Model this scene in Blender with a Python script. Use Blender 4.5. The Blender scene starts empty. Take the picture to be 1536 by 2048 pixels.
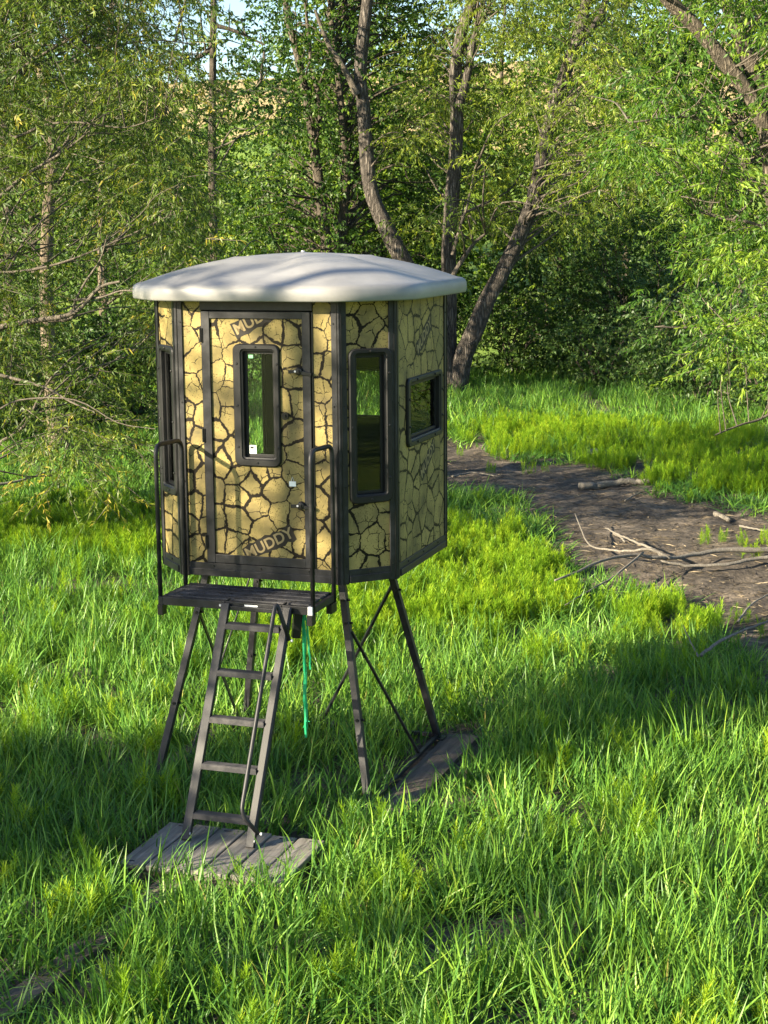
import bpy, bmesh, math, random
import numpy as np
from mathutils import Vector, Matrix, Euler

random.seed(7)
RNG = np.random.default_rng(11)
scene = bpy.context.scene
COL = scene.collection

# ------------------------------------------------------------------ camera
CAM_H, PITCH, ROLL, FPX = 4.216, 0.1757545, -0.0091788, 3248.4
cam_data = bpy.data.cameras.new('camera')
cam_data.sensor_fit = 'VERTICAL'
cam_data.sensor_height = 24.0
cam_data.sensor_width = 18.0
cam_data.lens = FPX / 2048.0 * 24.0
cam_data.clip_start = 0.1
cam_data.clip_end = 3000.0
cam = bpy.data.objects.new('camera', cam_data)
COL.objects.link(cam)
cam.matrix_world = (Matrix.Translation((0, 0, CAM_H)) @ Matrix.Rotation(math.pi / 2 - PITCH, 4, 'X')
                    @ Matrix.Rotation(ROLL, 4, 'Z'))
scene.camera = cam

# ------------------------------------------------------------------ light
SUN_DIR = Vector((0.872, 0.491, -0.3875)).normalized()      # direction the light travels
world = bpy.data.worlds.new('World')
scene.world = world
world.use_nodes = True
nt = world.node_tree
nt.nodes.clear()
sky = nt.nodes.new('ShaderNodeTexSky')
sky.sky_type = 'NISHITA'
sky.sun_disc = False
sky.sun_elevation = math.asin(-SUN_DIR.z)
sky.sun_rotation = math.atan2(-SUN_DIR.x, -SUN_DIR.y)
sky.altitude = 300
sky.air_density = 1.0
sky.dust_density = 0.8
sky.ozone_density = 2.0
bg = nt.nodes.new('ShaderNodeBackground')
bg.inputs['Strength'].default_value = 0.07
wo = nt.nodes.new('ShaderNodeOutputWorld')
nt.links.new(sky.outputs[0], bg.inputs['Color'])
nt.links.new(bg.outputs[0], wo.inputs['Surface'])
sun_data = bpy.data.lights.new('sun', 'SUN')
sun_data.energy = 5.0
sun_data.angle = math.radians(0.55)
sun_data.color = (1.0, 0.87, 0.63)
sun = bpy.data.objects.new('sun', sun_data)
COL.objects.link(sun)
sun.rotation_euler = SUN_DIR.to_track_quat('-Z', 'Y').to_euler()
sun.location = (-30, -15, 20)

vs = scene.view_settings
vs.view_transform = 'Standard'
vs.look = 'None'
vs.gamma = 1.0
vs.use_curve_mapping = False
vs.exposure = 2.1
scene.render.engine = 'CYCLES'
cy = scene.cycles
cy.use_denoising = True
cy.max_bounces = 7
cy.diffuse_bounces = 2
cy.glossy_bounces = 3
cy.transmission_bounces = 5
cy.transparent_max_bounces = 12
cy.caustics_reflective = False
cy.caustics_refractive = False

# ------------------------------------------------------------------ pixel -> direction helpers
_cp, _sp, _cr, _sr = math.cos(PITCH), math.sin(PITCH), math.cos(ROLL), math.sin(ROLL)
def ray(px, py):
    a, b = px - 768.0, py - 1024.0
    u, v = a * _cr + b * _sr, -a * _sr + b * _cr
    return np.array([u / FPX, (FPX * _cp - v * _sp) / FPX, (-FPX * _sp - v * _cp) / FPX])
def on_ground(px, py, z=0.0):
    d = ray(px, py)
    return np.array([0, 0, CAM_H]) + d * ((z - CAM_H) / d[2])
def at_depth(px, py, y):
    d = ray(px, py)
    return np.array([0, 0, CAM_H]) + d * (y / d[1])

# ------------------------------------------------------------------ mesh helpers
def tag(o, label=None, cat=None, group=None, kind=None):
    if label: o['label'] = label
    if cat: o['category'] = cat
    if group: o['group'] = group
    if kind: o['kind'] = kind
    return o

def empty(name, loc, rz=0.0, label=None, cat=None, group=None):
    o = bpy.data.objects.new(name, None)
    o.empty_display_size = 0.2
    COL.objects.link(o)
    o.location = loc
    o.rotation_euler = (0, 0, rz)
    return tag(o, label, cat, group)

def link_mesh(name, me, mat, parent=None, smooth=False, bevel=0.0):
    o = bpy.data.objects.new(name, me)
    COL.objects.link(o)
    mats = mat if isinstance(mat, (list, tuple)) else [mat]
    if not me.materials:
        for m in mats: me.materials.append(m)
    if smooth:
        me.polygons.foreach_set('use_smooth', np.ones(len(me.polygons), dtype=bool))
    if parent is not None: o.parent = parent
    if bevel > 0:
        b = o.modifiers.new('bevel', 'BEVEL')
        b.width = bevel
        b.segments = 2
        b.limit_method = 'ANGLE'
    return o

class MB:
    """collects shapes; build() makes one mesh object"""
    def __init__(self): self.v, self.f, self.m, self.uv = [], [], [], None
    def add(self, verts, faces, mi=0):
        n = len(self.v)
        self.v += [tuple(map(float, p)) for p in verts]
        self.f += [tuple(i + n for i in f) for f in faces]
        self.m += [mi] * len(faces)
        return self
    def box(self, c, s, R=None, mi=0):
        h = [x / 2 for x in s]
        P = [Vector((x, y, z)) for x in (-h[0], h[0]) for y in (-h[1], h[1]) for z in (-h[2], h[2])]
        if R is not None: P = [R @ p for p in P]
        c = Vector(c)
        return self.add([p + c for p in P], [(0, 1, 3, 2), (4, 6, 7, 5), (0, 4, 5, 1), (2, 3, 7, 6), (0, 2, 6, 4), (1, 5, 7, 3)], mi)
    def bar(self, a, b, w, h, up=(0, 0, 1), mi=0):
        a, b = Vector(a), Vector(b)
        y = (b - a)
        L = y.length
        y.normalize()
        x = y.cross(Vector(up))
        if x.length < 1e-4: x = y.cross(Vector((1, 0, 0)))
        x.normalize()
        z = x.cross(y)
        R = Matrix((x, y, z)).transposed()
        return self.box((a + b) / 2, (w, L, h), R, mi)
    def tube(self, pts, rad, n=8, mi=0, cap=True):
        pts = [Vector(p) for p in pts]
        rad = rad if hasattr(rad, '__len__') else [rad] * len(pts)
        V, F = [], []
        t0 = (pts[1] - pts[0]).normalized()
        x = t0.orthogonal().normalized()
        for i, p in enumerate(pts):
            t = (pts[min(i + 1, len(pts) - 1)] - pts[max(i - 1, 0)]).normalized()
            x = (x - t * x.dot(t)).normalized()
            y = t.cross(x)
            for k in range(n):
                a = 2 * math.pi * k / n
                V.append(p + (x * math.cos(a) + y * math.sin(a)) * rad[i])
        for i in range(len(pts) - 1):
            for k in range(n):
                k2 = (k + 1) % n
                F.append((i * n + k, i * n + k2, (i + 1) * n + k2, (i + 1) * n + k))
        if cap:
            F.append(tuple(range(n - 1, -1, -1)))
            F.append(tuple(range((len(pts) - 1) * n, len(pts) * n)))
        return self.add(V, F, mi)
    def prism(self, poly, z0, z1, mi=0):
        """poly: ccw list of (x, y)"""
        n = len(poly)
        V = [(x, y, z0) for x, y in poly] + [(x, y, z1) for x, y in poly]
        F = [tuple(range(n - 1, -1, -1)), tuple(range(n, 2 * n))]
        F += [(i, (i + 1) % n, n + (i + 1) % n, n + i) for i in range(n)]
        return self.add(V, F, mi)
    def xform(self, M):
        self.v = [tuple(M @ Vector(p)) for p in self.v]
        return self
    def mesh(self, name):
        me = bpy.data.meshes.new(name)
        me.from_pydata(self.v, [], self.f)
        me.update()
        me.polygons.foreach_set('material_index', self.m)
        return me
    def build(self, name, mat, parent=None, smooth=False, bevel=0.0):
        return link_mesh(name, self.mesh(name), mat, parent, smooth, bevel)

def np_mesh(name, V, F, attrs=None):
    """V (n,3), F (m,k) uniform polygons; attrs: name -> (n,) float point attribute"""
    me = bpy.data.meshes.new(name)
    V = np.ascontiguousarray(V, dtype=np.float32)
    F = np.ascontiguousarray(F, dtype=np.int32)
    m, k = F.shape
    me.vertices.add(len(V))
    me.vertices.foreach_set('co', V.ravel())
    me.loops.add(m * k)
    me.loops.foreach_set('vertex_index', F.ravel())
    me.polygons.add(m)
    me.polygons.foreach_set('loop_start', np.arange(0, m * k, k, dtype=np.int32))
    me.polygons.foreach_set('loop_total', np.full(m, k, dtype=np.int32))
    me.update(calc_edges=True)
    for an, av in (attrs or {}).items():
        a = me.attributes.new(an, 'FLOAT', 'POINT')
        a.data.foreach_set('value', np.ascontiguousarray(av, dtype=np.float32))
    return me

# ------------------------------------------------------------------ material helpers
def new_mat(name):
    m = bpy.data.materials.new(name)
    m.use_nodes = True
    n = m.node_tree
    n.nodes.clear()
    out = n.nodes.new('ShaderNodeOutputMaterial')
    return m, n, out
def N(n, t, **kw):
    nd = n.nodes.new(t)
    for k, v in kw.items():
        if k.startswith('_'): setattr(nd, k[1:], v)
    for k, v in kw.items():
        if not k.startswith('_'): nd.inputs[int(k[1:]) if k[0] == 'i' and k[1:].isdigit() else k].default_value = v
    return nd
def ramp(n, stops, interp='LINEAR'):
    r = n.nodes.new('ShaderNodeValToRGB')
    r.color_ramp.interpolation = interp
    el = r.color_ramp.elements
    while len(el) > 1: el.remove(el[-1])
    el[0].position, el[0].color = stops[0][0], (*stops[0][1], 1)
    for p, c in stops[1:]:
        e = el.new(p)
        e.color = (*c, 1)
    return r
def mixc(n, fac, a, b, mode='MIX'):
    m = n.nodes.new('ShaderNodeMix')
    m.data_type = 'RGBA'
    m.blend_type = mode
    for s, v in ((m.inputs[0], fac), (m.inputs[6], a), (m.inputs[7], b)):
        if hasattr(v, 'is_output'): n.links.new(v, s)
        elif isinstance(v, (int, float)): s.default_value = v
        else: s.default_value = (*v, 1)
    return m.outputs[2]
def math_n(n, op, a, b=None, clamp=False):
    m = n.nodes.new('ShaderNodeMath')
    m.operation = op
    m.use_clamp = clamp
    for s, v in ((m.inputs[0], a), (m.inputs[1], b)):
        if v is None: continue
        if hasattr(v, 'is_output'): n.links.new(v, s)
        else: s.default_value = v
    return m.outputs[0]
def coords(n, kind='Object', scale=(1, 1, 1)):
    tc = n.nodes.new('ShaderNodeTexCoord')
    mp = n.nodes.new('ShaderNodeMapping')
    mp.inputs['Scale'].default_value = scale
    n.links.new(tc.outputs[kind], mp.inputs['Vector'])
    return mp.outputs[0]
def noise(n, vec, scale, detail=4, rough=0.55):
    t = N(n, 'ShaderNodeTexNoise', Scale=scale, Detail=detail, Roughness=rough)
    if vec is not None: n.links.new(vec, t.inputs['Vector'])
    return t
def bump(n, h, strength, dist=0.01):
    b = N(n, 'ShaderNodeBump', Strength=strength, Distance=dist)
    n.links.new(h, b.inputs['Height'])
    return b.outputs[0]

def mat_metal(name, base, rough=0.5, var=0.35, dust=(0.12, 0.11, 0.10)):
    m, n, out = new_mat(name)
    p = N(n, 'ShaderNodeBsdfPrincipled')
    v = coords(n)
    a = noise(n, v, 9, 6, .6)
    b = noise(n, v, 140, 2, .5)
    f = ramp(n, [(0.45, (0, 0, 0)), (0.8, (1, 1, 1))])
    n.links.new(a.outputs[0], f.inputs[0])
    k = math_n(n, 'MULTIPLY', f.outputs[0], var)
    n.links.new(mixc(n, k, base, dust), p.inputs['Base Color'])
    r = math_n(n, 'ADD', math_n(n, 'MULTIPLY', a.outputs[0], 0.3), rough - 0.15)
    n.links.new(r, p.inputs['Roughness'])
    p.inputs['Specular IOR Level'].default_value = 0.3
    n.links.new(bump(n, b.outputs[0], 0.12, 0.002), p.inputs['Normal'])
    n.links.new(p.outputs[0], out.inputs[0])
    return m

def mat_leaf(name, stops, trans=0.4, rough=0.45, spec=0.3, instancer=False, tcol=(1.25, 1.2, 0.5)):
    """stops: ramp over the per-leaf random value"""
    m, n, out = new_mat(name)
    at = n.nodes.new('ShaderNodeAttribute')
    at.attribute_name = 'rnd'
    val = at.outputs['Fac']
    if instancer:
        ai = n.nodes.new('ShaderNodeAttribute')
        ai.attribute_type = 'INSTANCER'
        ai.attribute_name = 'tint'
        val = math_n(n, 'ADD', math_n(n, 'MULTIPLY', val, 0.5), math_n(n, 'MULTIPLY', ai.outputs['Fac'], 0.5))
    r = ramp(n, stops)
    n.links.new(val, r.inputs[0])
    p = N(n, 'ShaderNodeBsdfPrincipled', Roughness=rough)
    p.inputs['Specular IOR Level'].default_value = spec
    n.links.new(r.outputs[0], p.inputs['Base Color'])
    t = n.nodes.new('ShaderNodeBsdfTranslucent')
    n.links.new(mixc(n, 1.0, r.outputs[0], tcol, 'MULTIPLY'), t.inputs['Color'])
    mx = n.nodes.new('ShaderNodeMixShader')
    mx.inputs[0].default_value = trans
    n.links.new(p.outputs[0], mx.inputs[1])
    n.links.new(t.outputs[0], mx.inputs[2])
    n.links.new(mx.outputs[0], out.inputs[0])
    return m

def mat_bark(name, dark, light, scale=1.0, depth=0.6):
    m, n, out = new_mat(name)
    p = N(n, 'ShaderNodeBsdfPrincipled', Roughness=0.9)
    p.inputs['Specular IOR Level'].default_value = 0.15
    v = coords(n, 'Object', (1, 1, 0.16))
    v2 = coords(n, 'Object')
    a = N(n, 'ShaderNodeTexVoronoi', Scale=16 * scale)
    a.feature = 'DISTANCE_TO_EDGE'
    d = noise(n, v, 8 * scale, 5, .65)
    wv = n.nodes.new('ShaderNodeVectorMath')
    wv.operation = 'MULTIPLY_ADD'
    wv.inputs[1].default_value = (.16, .16, .16)
    n.links.new(d.outputs['Color'], wv.inputs[0])
    n.links.new(v, wv.inputs[2])
    n.links.new(wv.outputs[0], a.inputs['Vector'])
    e = noise(n, v2, 3.0, 4, .6)
    h = math_n(n, 'MULTIPLY', a.outputs[0], 3.0, True)
    c = mixc(n, h, dark, light)
    c = mixc(n, math_n(n, 'MULTIPLY', e.outputs[0], 0.5), c, tuple(x * 0.55 for x in light))
    n.links.new(c, p.inputs['Base Color'])
    hh = math_n(n, 'ADD', h, math_n(n, 'MULTIPLY', d.outputs[0], 0.6))
    n.links.new(bump(n, hh, depth, 0.05), p.inputs['Normal'])
    n.links.new(p.outputs[0], out.inputs[0])
    return m

# ------------------------------------------------------------------ materials
M = {}
M['black'] = mat_metal('black_steel', (0.013, 0.013, 0.0155), 0.45, 0.8, (0.05, 0.049, 0.052))
M['grip'] = mat_metal('grip_board', (0.03, 0.03, 0.034), 0.6, 0.9, (0.12, 0.112, 0.112))
M['frame'] = mat_metal('black_plastic', (0.009, 0.009, 0.010), 0.5, 0.4, (0.022, 0.021, 0.02))
M['inside'] = mat_metal('dark_liner', (0.012, 0.012, 0.012), 0.85, 0.3, (0.02, 0.02, 0.02))
M['bolt'] = mat_metal('zinc_bolt', (0.55, 0.55, 0.56), 0.35, 0.4)
M['white'] = mat_metal('white_paper', (0.8, 0.8, 0.78), 0.6, 0.15, (0.6, 0.6, 0.58))
M['ink'] = mat_metal('dark_print', (0.03, 0.03, 0.035), 0.6, 0.1)
M['green_sticker'] = mat_metal('green_sticker', (0.25, 0.62, 0.33), 0.5, 0.1)
M['twine'] = mat_metal('green_twine', (0.02, 0.40, 0.15), 0.6, 0.6, (0.06, 0.30, 0.15))
M['seat_grey'] = mat_metal('grey_vinyl', (0.62, 0.66, 0.72), 0.5, 0.3, (0.4, 0.42, 0.46))
M['letter'] = mat_metal('printed_letter', (0.27, 0.205, 0.10), 0.6, 0.4, (0.16, 0.12, 0.055))
M['letter_back'] = mat_metal('printed_dark', (0.012, 0.009, 0.006), 0.6, 0.2, (0.04, 0.03, 0.02))
M['knob'] = mat_metal('latch_black', (0.012, 0.012, 0.013), 0.35, 0.3, (0.03, 0.03, 0.03))

def mat_camo():
    m, n, out = new_mat('cracked_mud_print')
    p = N(n, 'ShaderNodeBsdfPrincipled', Roughness=0.5)
    p.inputs['Specular IOR Level'].default_value = 0.12
    uv = n.nodes.new('ShaderNodeUVMap')
    uv.uv_map = 'print'
    base = uv.outputs[0]
    def warp(vec, sc, amt, det=3):
        t = noise(n, vec, sc, det, .6)
        s = n.nodes.new('ShaderNodeVectorMath'); s.operation = 'SUBTRACT'
        s.inputs[1].default_value = (.5, .5, .5)
        n.links.new(t.outputs['Color'], s.inputs[0])
        a = n.nodes.new('ShaderNodeVectorMath'); a.operation = 'MULTIPLY_ADD'
        a.inputs[1].default_value = (amt, amt, 0)
        n.links.new(s.outputs[0], a.inputs[0]); n.links.new(vec, a.inputs[2])
        return a.outputs[0]
    w1 = warp(warp(base, 5, 0.06), 38, 0.03)
    # main plates
    va = N(n, 'ShaderNodeTexVoronoi', Scale=6.0, Randomness=0.85); va.feature = 'DISTANCE_TO_EDGE'; va.voronoi_dimensions = '2D'
    n.links.new(w1, va.inputs['Vector'])
    wn = noise(n, base, 3.3, 2)
    wid = math_n(n, 'MAXIMUM', math_n(n, 'SUBTRACT', math_n(n, 'MULTIPLY', wn.outputs[0], 0.24), 0.072), 0.018)
    wid = math_n(n, 'MINIMUM', wid, 0.075)
    c1 = math_n(n, 'LESS_THAN', va.outputs[0], wid)
    # finer cracks, broken by noise
    vb = N(n, 'ShaderNodeTexVoronoi', Scale=10.5, Randomness=0.9); vb.feature = 'DISTANCE_TO_EDGE'; vb.voronoi_dimensions = '2D'
    n.links.new(warp(warp(base, 7, 0.06), 45, 0.016), vb.inputs['Vector'])
    bn = noise(n, base, 7.0, 2)
    wb = math_n(n, 'MULTIPLY', math_n(n, 'SUBTRACT', bn.outputs[0], 0.48, ), 0.26)
    c2 = math_n(n, 'LESS_THAN', vb.outputs[0], math_n(n, 'MINIMUM', wb, 0.030))
    crack = math_n(n, 'MAXIMUM', c1, c2)
    # plate colour
    la = noise(n, base, 4.5, 5, .6)
    cr = ramp(n, [(0.3, (0.13, 0.108, 0.056)), (0.46, (0.25, 0.195, 0.078)), (0.6, (0.335, 0.262, 0.10)), (0.75, (0.185, 0.148, 0.072))])
    n.links.new(la.outputs[0], cr.inputs[0])
    vc = N(n, 'ShaderNodeTexVoronoi', Scale=6.0, Randomness=0.85); vc.voronoi_dimensions = '2D'
    n.links.new(w1, vc.inputs['Vector'])
    sep = n.nodes.new('ShaderNodeSeparateColor')
    n.links.new(vc.outputs['Color'], sep.inputs[0])
    pl = ramp(n, [(0.0, (0.72, 0.74, 0.78)), (1.0, (1.12, 1.10, 1.04))])
    n.links.new(sep.outputs[0], pl.inputs[0])
    cr_out = mixc(n, 1.0, cr.outputs[0], pl.outputs[0], 'MULTIPLY')
    # speckle
    sp = N(n, 'ShaderNodeTexVoronoi', Scale=75.0)
    n.links.new(base, sp.inputs['Vector'])
    spn = noise(n, base, 9, 2)
    spk = math_n(n, 'MULTIPLY', math_n(n, 'LESS_THAN', sp.outputs['Distance'], math_n(n, 'MULTIPLY', math_n(n, 'SUBTRACT', spn.outputs[0], 0.28), 1.05)), 0.7)
    col = mixc(n, spk, cr_out, (0.09, 0.07, 0.03))
    # plates turn darker just along the crack, as printed
    edge = ramp(n, [(0.0, (1, 1, 1)), (0.10, (0, 0, 0))])
    n.links.new(math_n(n, 'SUBTRACT', va.outputs[0], wid), edge.inputs[0])
    col = mixc(n, math_n(n, 'MULTIPLY', edge.outputs[0], 0.22), col, (0.15, 0.11, 0.05))
    col = mixc(n, crack, col, (0.012, 0.009, 0.006))
    n.links.new(col, p.inputs['Base Color'])
    n.links.new(p.outputs[0], out.inputs[0])
    return m
M['camo'] = mat_camo()

def mat_roof():
    m, n, out = new_mat('roof_plastic')
    p = N(n, 'ShaderNodeBsdfPrincipled', Roughness=0.48)
    v = coords(n)
    a = noise(n, v, 2.2, 6, .6)
    b = noise(n, v, 260, 2, .5)
    d = noise(n, v, 26, 5, .7)
    cr = ramp(n, [(0.3, (0.165, 0.163, 0.165)), (0.7, (0.255, 0.25, 0.248))])
    n.links.new(a.outputs[0], cr.inputs[0])
    s = ramp(n, [(0.6, (0, 0, 0)), (0.78, (1, 1, 1))])
    n.links.new(d.outputs[0], s.inputs[0])
    n.links.new(mixc(n, math_n(n, 'MULTIPLY', s.outputs[0], .3), cr.outputs[0], (0.25, 0.23, 0.2)), p.inputs['Base Color'])
    n.links.new(bump(n, b.outputs[0], 0.15, 0.003), p.inputs['Normal'])
    n.links.new(p.outputs[0], out.inputs[0])
    return m
M['roof'] = mat_roof()

def mat_glass():
    m, n, out = new_mat('tinted_pane')
    t = n.nodes.new('ShaderNodeBsdfTransparent')
    t.inputs[0].default_value = (0.94, 0.96, 0.94, 1)
    g = n.nodes.new('ShaderNodeBsdfGlossy')
    g.inputs['Roughness'].default_value = 0.015
    fr = n.nodes.new('ShaderNodeFresnel')
    fr.inputs[0].default_value = 1.33
    mx = n.nodes.new('ShaderNodeMixShader')
    n.links.new(math_n(n, 'ADD', fr.outputs[0], 0.004), mx.inputs[0])
    n.links.new(t.outputs[0], mx.inputs[1])
    n.links.new(g.outputs[0], mx.inputs[2])
    n.links.new(mx.outputs[0], out.inputs[0])
    return m
M['glass'] = mat_glass()

def mat_wood(name, dark, light, along='y', scale=1.0):
    m, n, out = new_mat(name)
    p = N(n, 'ShaderNodeBsdfPrincipled', Roughness=0.85)
    p.inputs['Specular IOR Level'].default_value = 0.2
    sc = {'x': (0.8, 14, 14), 'y': (14, 0.8, 14), 'z': (14, 14, .8)}[along]
    oi = n.nodes.new('ShaderNodeObjectInfo')
    v = coords(n, 'Object', sc)
    ad = n.nodes.new('ShaderNodeVectorMath'); ad.operation = 'ADD'
    sv = n.nodes.new('ShaderNodeVectorMath'); sv.operation = 'SCALE'
    sv.inputs[0].default_value = (31, 17, 23)
    n.links.new(oi.outputs['Random'], sv.inputs['Scale'])
    n.links.new(v, ad.inputs[0]); n.links.new(sv.outputs[0], ad.inputs[1])
    g = noise(n, ad.outputs[0], 3.0 * scale, 7, .7)
    b = noise(n, coords(n), 5, 4, .6)
    cr = ramp(n, [(0.32, dark), (0.52, tuple((x + y) / 2 for x, y in zip(dark, light))), (0.68, light)])
    n.links.new(g.outputs[0], cr.inputs[0])
    c = mixc(n, math_n(n, 'MULTIPLY', b.outputs[0], 0.45), cr.outputs[0], dark)
    n.links.new(c, p.inputs['Base Color'])
    n.links.new(bump(n, g.outputs[0], 0.6, 0.006), p.inputs['Normal'])
    n.links.new(p.outputs[0], out.inputs[0])
    return m
M['deck'] = mat_wood('weathered_board', (0.10, 0.092, 0.083), (0.31, 0.285, 0.255))
M['plank'] = mat_wood('muddy_plank', (0.075, 0.062, 0.052), (0.20, 0.165, 0.135))

M['bark_willow'] = mat_bark('ridged_bark', (0.03, 0.026, 0.024), (0.20, 0.175, 0.152), 1.0, 0.9)
M['bark_dark'] = mat_bark('dark_bark', (0.035, 0.03, 0.025), (0.19, 0.16, 0.125), 1.3, 0.7)
M['bark_pale'] = mat_bark('pale_bark', (0.08, 0.064, 0.048), (0.25, 0.20, 0.145), 1.5, 0.5)
M['limb'] = mat_bark('limb_bark', (0.06, 0.051, 0.042), (0.20, 0.172, 0.14), 2.2, 0.4)
M['dead'] = mat_bark('dead_wood', (0.11, 0.097, 0.082), (0.31, 0.28, 0.24), 2.5, 0.4)

M['leaf_olive'] = mat_leaf('olive_leaf', [(0.0, (0.03, 0.062, 0.014)), (0.5, (0.088, 0.145, 0.024)), (0.92, (0.20, 0.25, 0.04)), (1.0, (0.36, 0.30, 0.05))], 0.42)
M['leaf_broad'] = mat_leaf('broad_leaf', [(0.0, (0.022, 0.055, 0.012)), (0.55, (0.062, 0.13, 0.018)), (1.0, (0.20, 0.29, 0.03))], 0.42)
M['leaf_willow'] = mat_leaf('willow_leaf', [(0.0, (0.05, 0.095, 0.016)), (0.5, (0.13, 0.20, 0.026)), (1.0, (0.29, 0.35, 0.04))], 0.45)
M['leaf_fresh'] = mat_leaf('fresh_leaf', [(0.0, (0.03, 0.085, 0.018)), (0.5, (0.09, 0.19, 0.026)), (1.0, (0.25, 0.36, 0.04))], 0.45)
M['leaf_dark'] = mat_leaf('dark_leaf', [(0.0, (0.03, 0.07, 0.018)), (0.6, (0.068, 0.132, 0.028)), (1.0, (0.14, 0.21, 0.04))], 0.3)
M['grass'] = mat_leaf('grass_blade', [(0.0, (0.022, 0.07, 0.014)), (0.42, (0.078, 0.195, 0.03)), (0.75, (0.19, 0.345, 0.042)), (0.93, (0.32, 0.44, 0.06)), (1.0, (0.32, 0.31, 0.09))], 0.27, 0.42, 0.25, True)
M['weed'] = mat_leaf('feathery_leaf', [(0.0, (0.075, 0.17, 0.012)), (0.5, (0.19, 0.34, 0.018)), (1.0, (0.38, 0.48, 0.028))], 0.45, 0.55, 0.2, True, (1.2, 1.15, 0.5))
M['litter'] = mat_leaf('dry_stalk', [(0.0, (0.06, 0.05, 0.036)), (0.7, (0.14, 0.11, 0.075)), (1.0, (0.38, 0.31, 0.21))], 0.1, 0.8, 0.1, False, (1, 1, 1))

# ------------------------------------------------------------------ ground
def _hash(ix, iy, s):
    h = (ix.astype(np.int64) * 374761393 + iy.astype(np.int64) * 668265263 + s * 974634533) & 0x7fffffff
    h = ((h ^ (h >> 13)) * 1274126177) & 0x7fffffff
    return ((h ^ (h >> 16)) & 0xffff) / 65535.0
def vnoise(x, y, s=0):
    ix, iy = np.floor(x), np.floor(y)
    fx, fy = x - ix, y - iy
    fx, fy = fx * fx * (3 - 2 * fx), fy * fy * (3 - 2 * fy)
    a, b = _hash(ix, iy, s), _hash(ix + 1, iy, s)
    c, d = _hash(ix, iy + 1, s), _hash(ix + 1, iy + 1, s)
    return (a * (1 - fx) + b * fx) * (1 - fy) + (c * (1 - fx) + d * fx) * fy
def fbm(x, y, s=0, o=4):
    r, a = 0, 0.5
    for k in range(o):
        r = r + a * vnoise(x * 2 ** k, y * 2 ** k, s + k)
        a *= 0.5
    return r
def sstep(a, b, x):
    t = np.clip((x - a) / (b - a), 0, 1)
    return t * t * (3 - 2 * t)
def in_poly(x, y, poly):
    r = np.zeros(x.shape, bool)
    n = len(poly)
    for i in range(n):
        x1, y1 = poly[i][:2]
        x2, y2 = poly[(i + 1) % n][:2]
        if y1 == y2: continue
        r ^= ((y1 > y) != (y2 > y)) & (x < (x2 - x1) * (y - y1) / (y2 - y1) + x1)
    return r

MUD_PX = [(850, 900), (900, 880), (960, 884), (1015, 915), (1060, 938), (1180, 946), (1290, 968), (1400, 1003), (1536, 1022), (1800, 1060),
          (1830, 1420), (1536, 1360), (1470, 1300), (1420, 1255), (1340, 1205), (1230, 1170), (1160, 1150), (1085, 1080), (1030, 1012), (960, 988), (850, 982)]
MUD = [on_ground(x, y) for x, y in MUD_PX]

def ground_z(x, y):
    near = (fbm(x * 0.35, y * 0.35, 3) - 0.47) * 0.16 * sstep(6, 9, y)
    bl = np.exp(-(((x + 0.7) / 2.2) ** 2 + ((y - 11.2) / 2.6) ** 2))
    near = near * (1 - bl)
    micro = (fbm(x * 2.6, y * 2.6, 9) - 0.47) * 0.17 * in_poly(x, y, MUD) * (1 - bl)
    crest = 18.0 + 3.0 * np.sin(x * 0.018 + 0.6) + 0.03 * np.clip(x, -150, 150)
    hill = sstep(48, 175, y + 0.15 * x) * crest
    rough = (fbm(x * 0.03, y * 0.03, 21) - 0.47) * 5.0 * sstep(60, 140, y)
    return near + micro + hill + rough * 0.5

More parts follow.
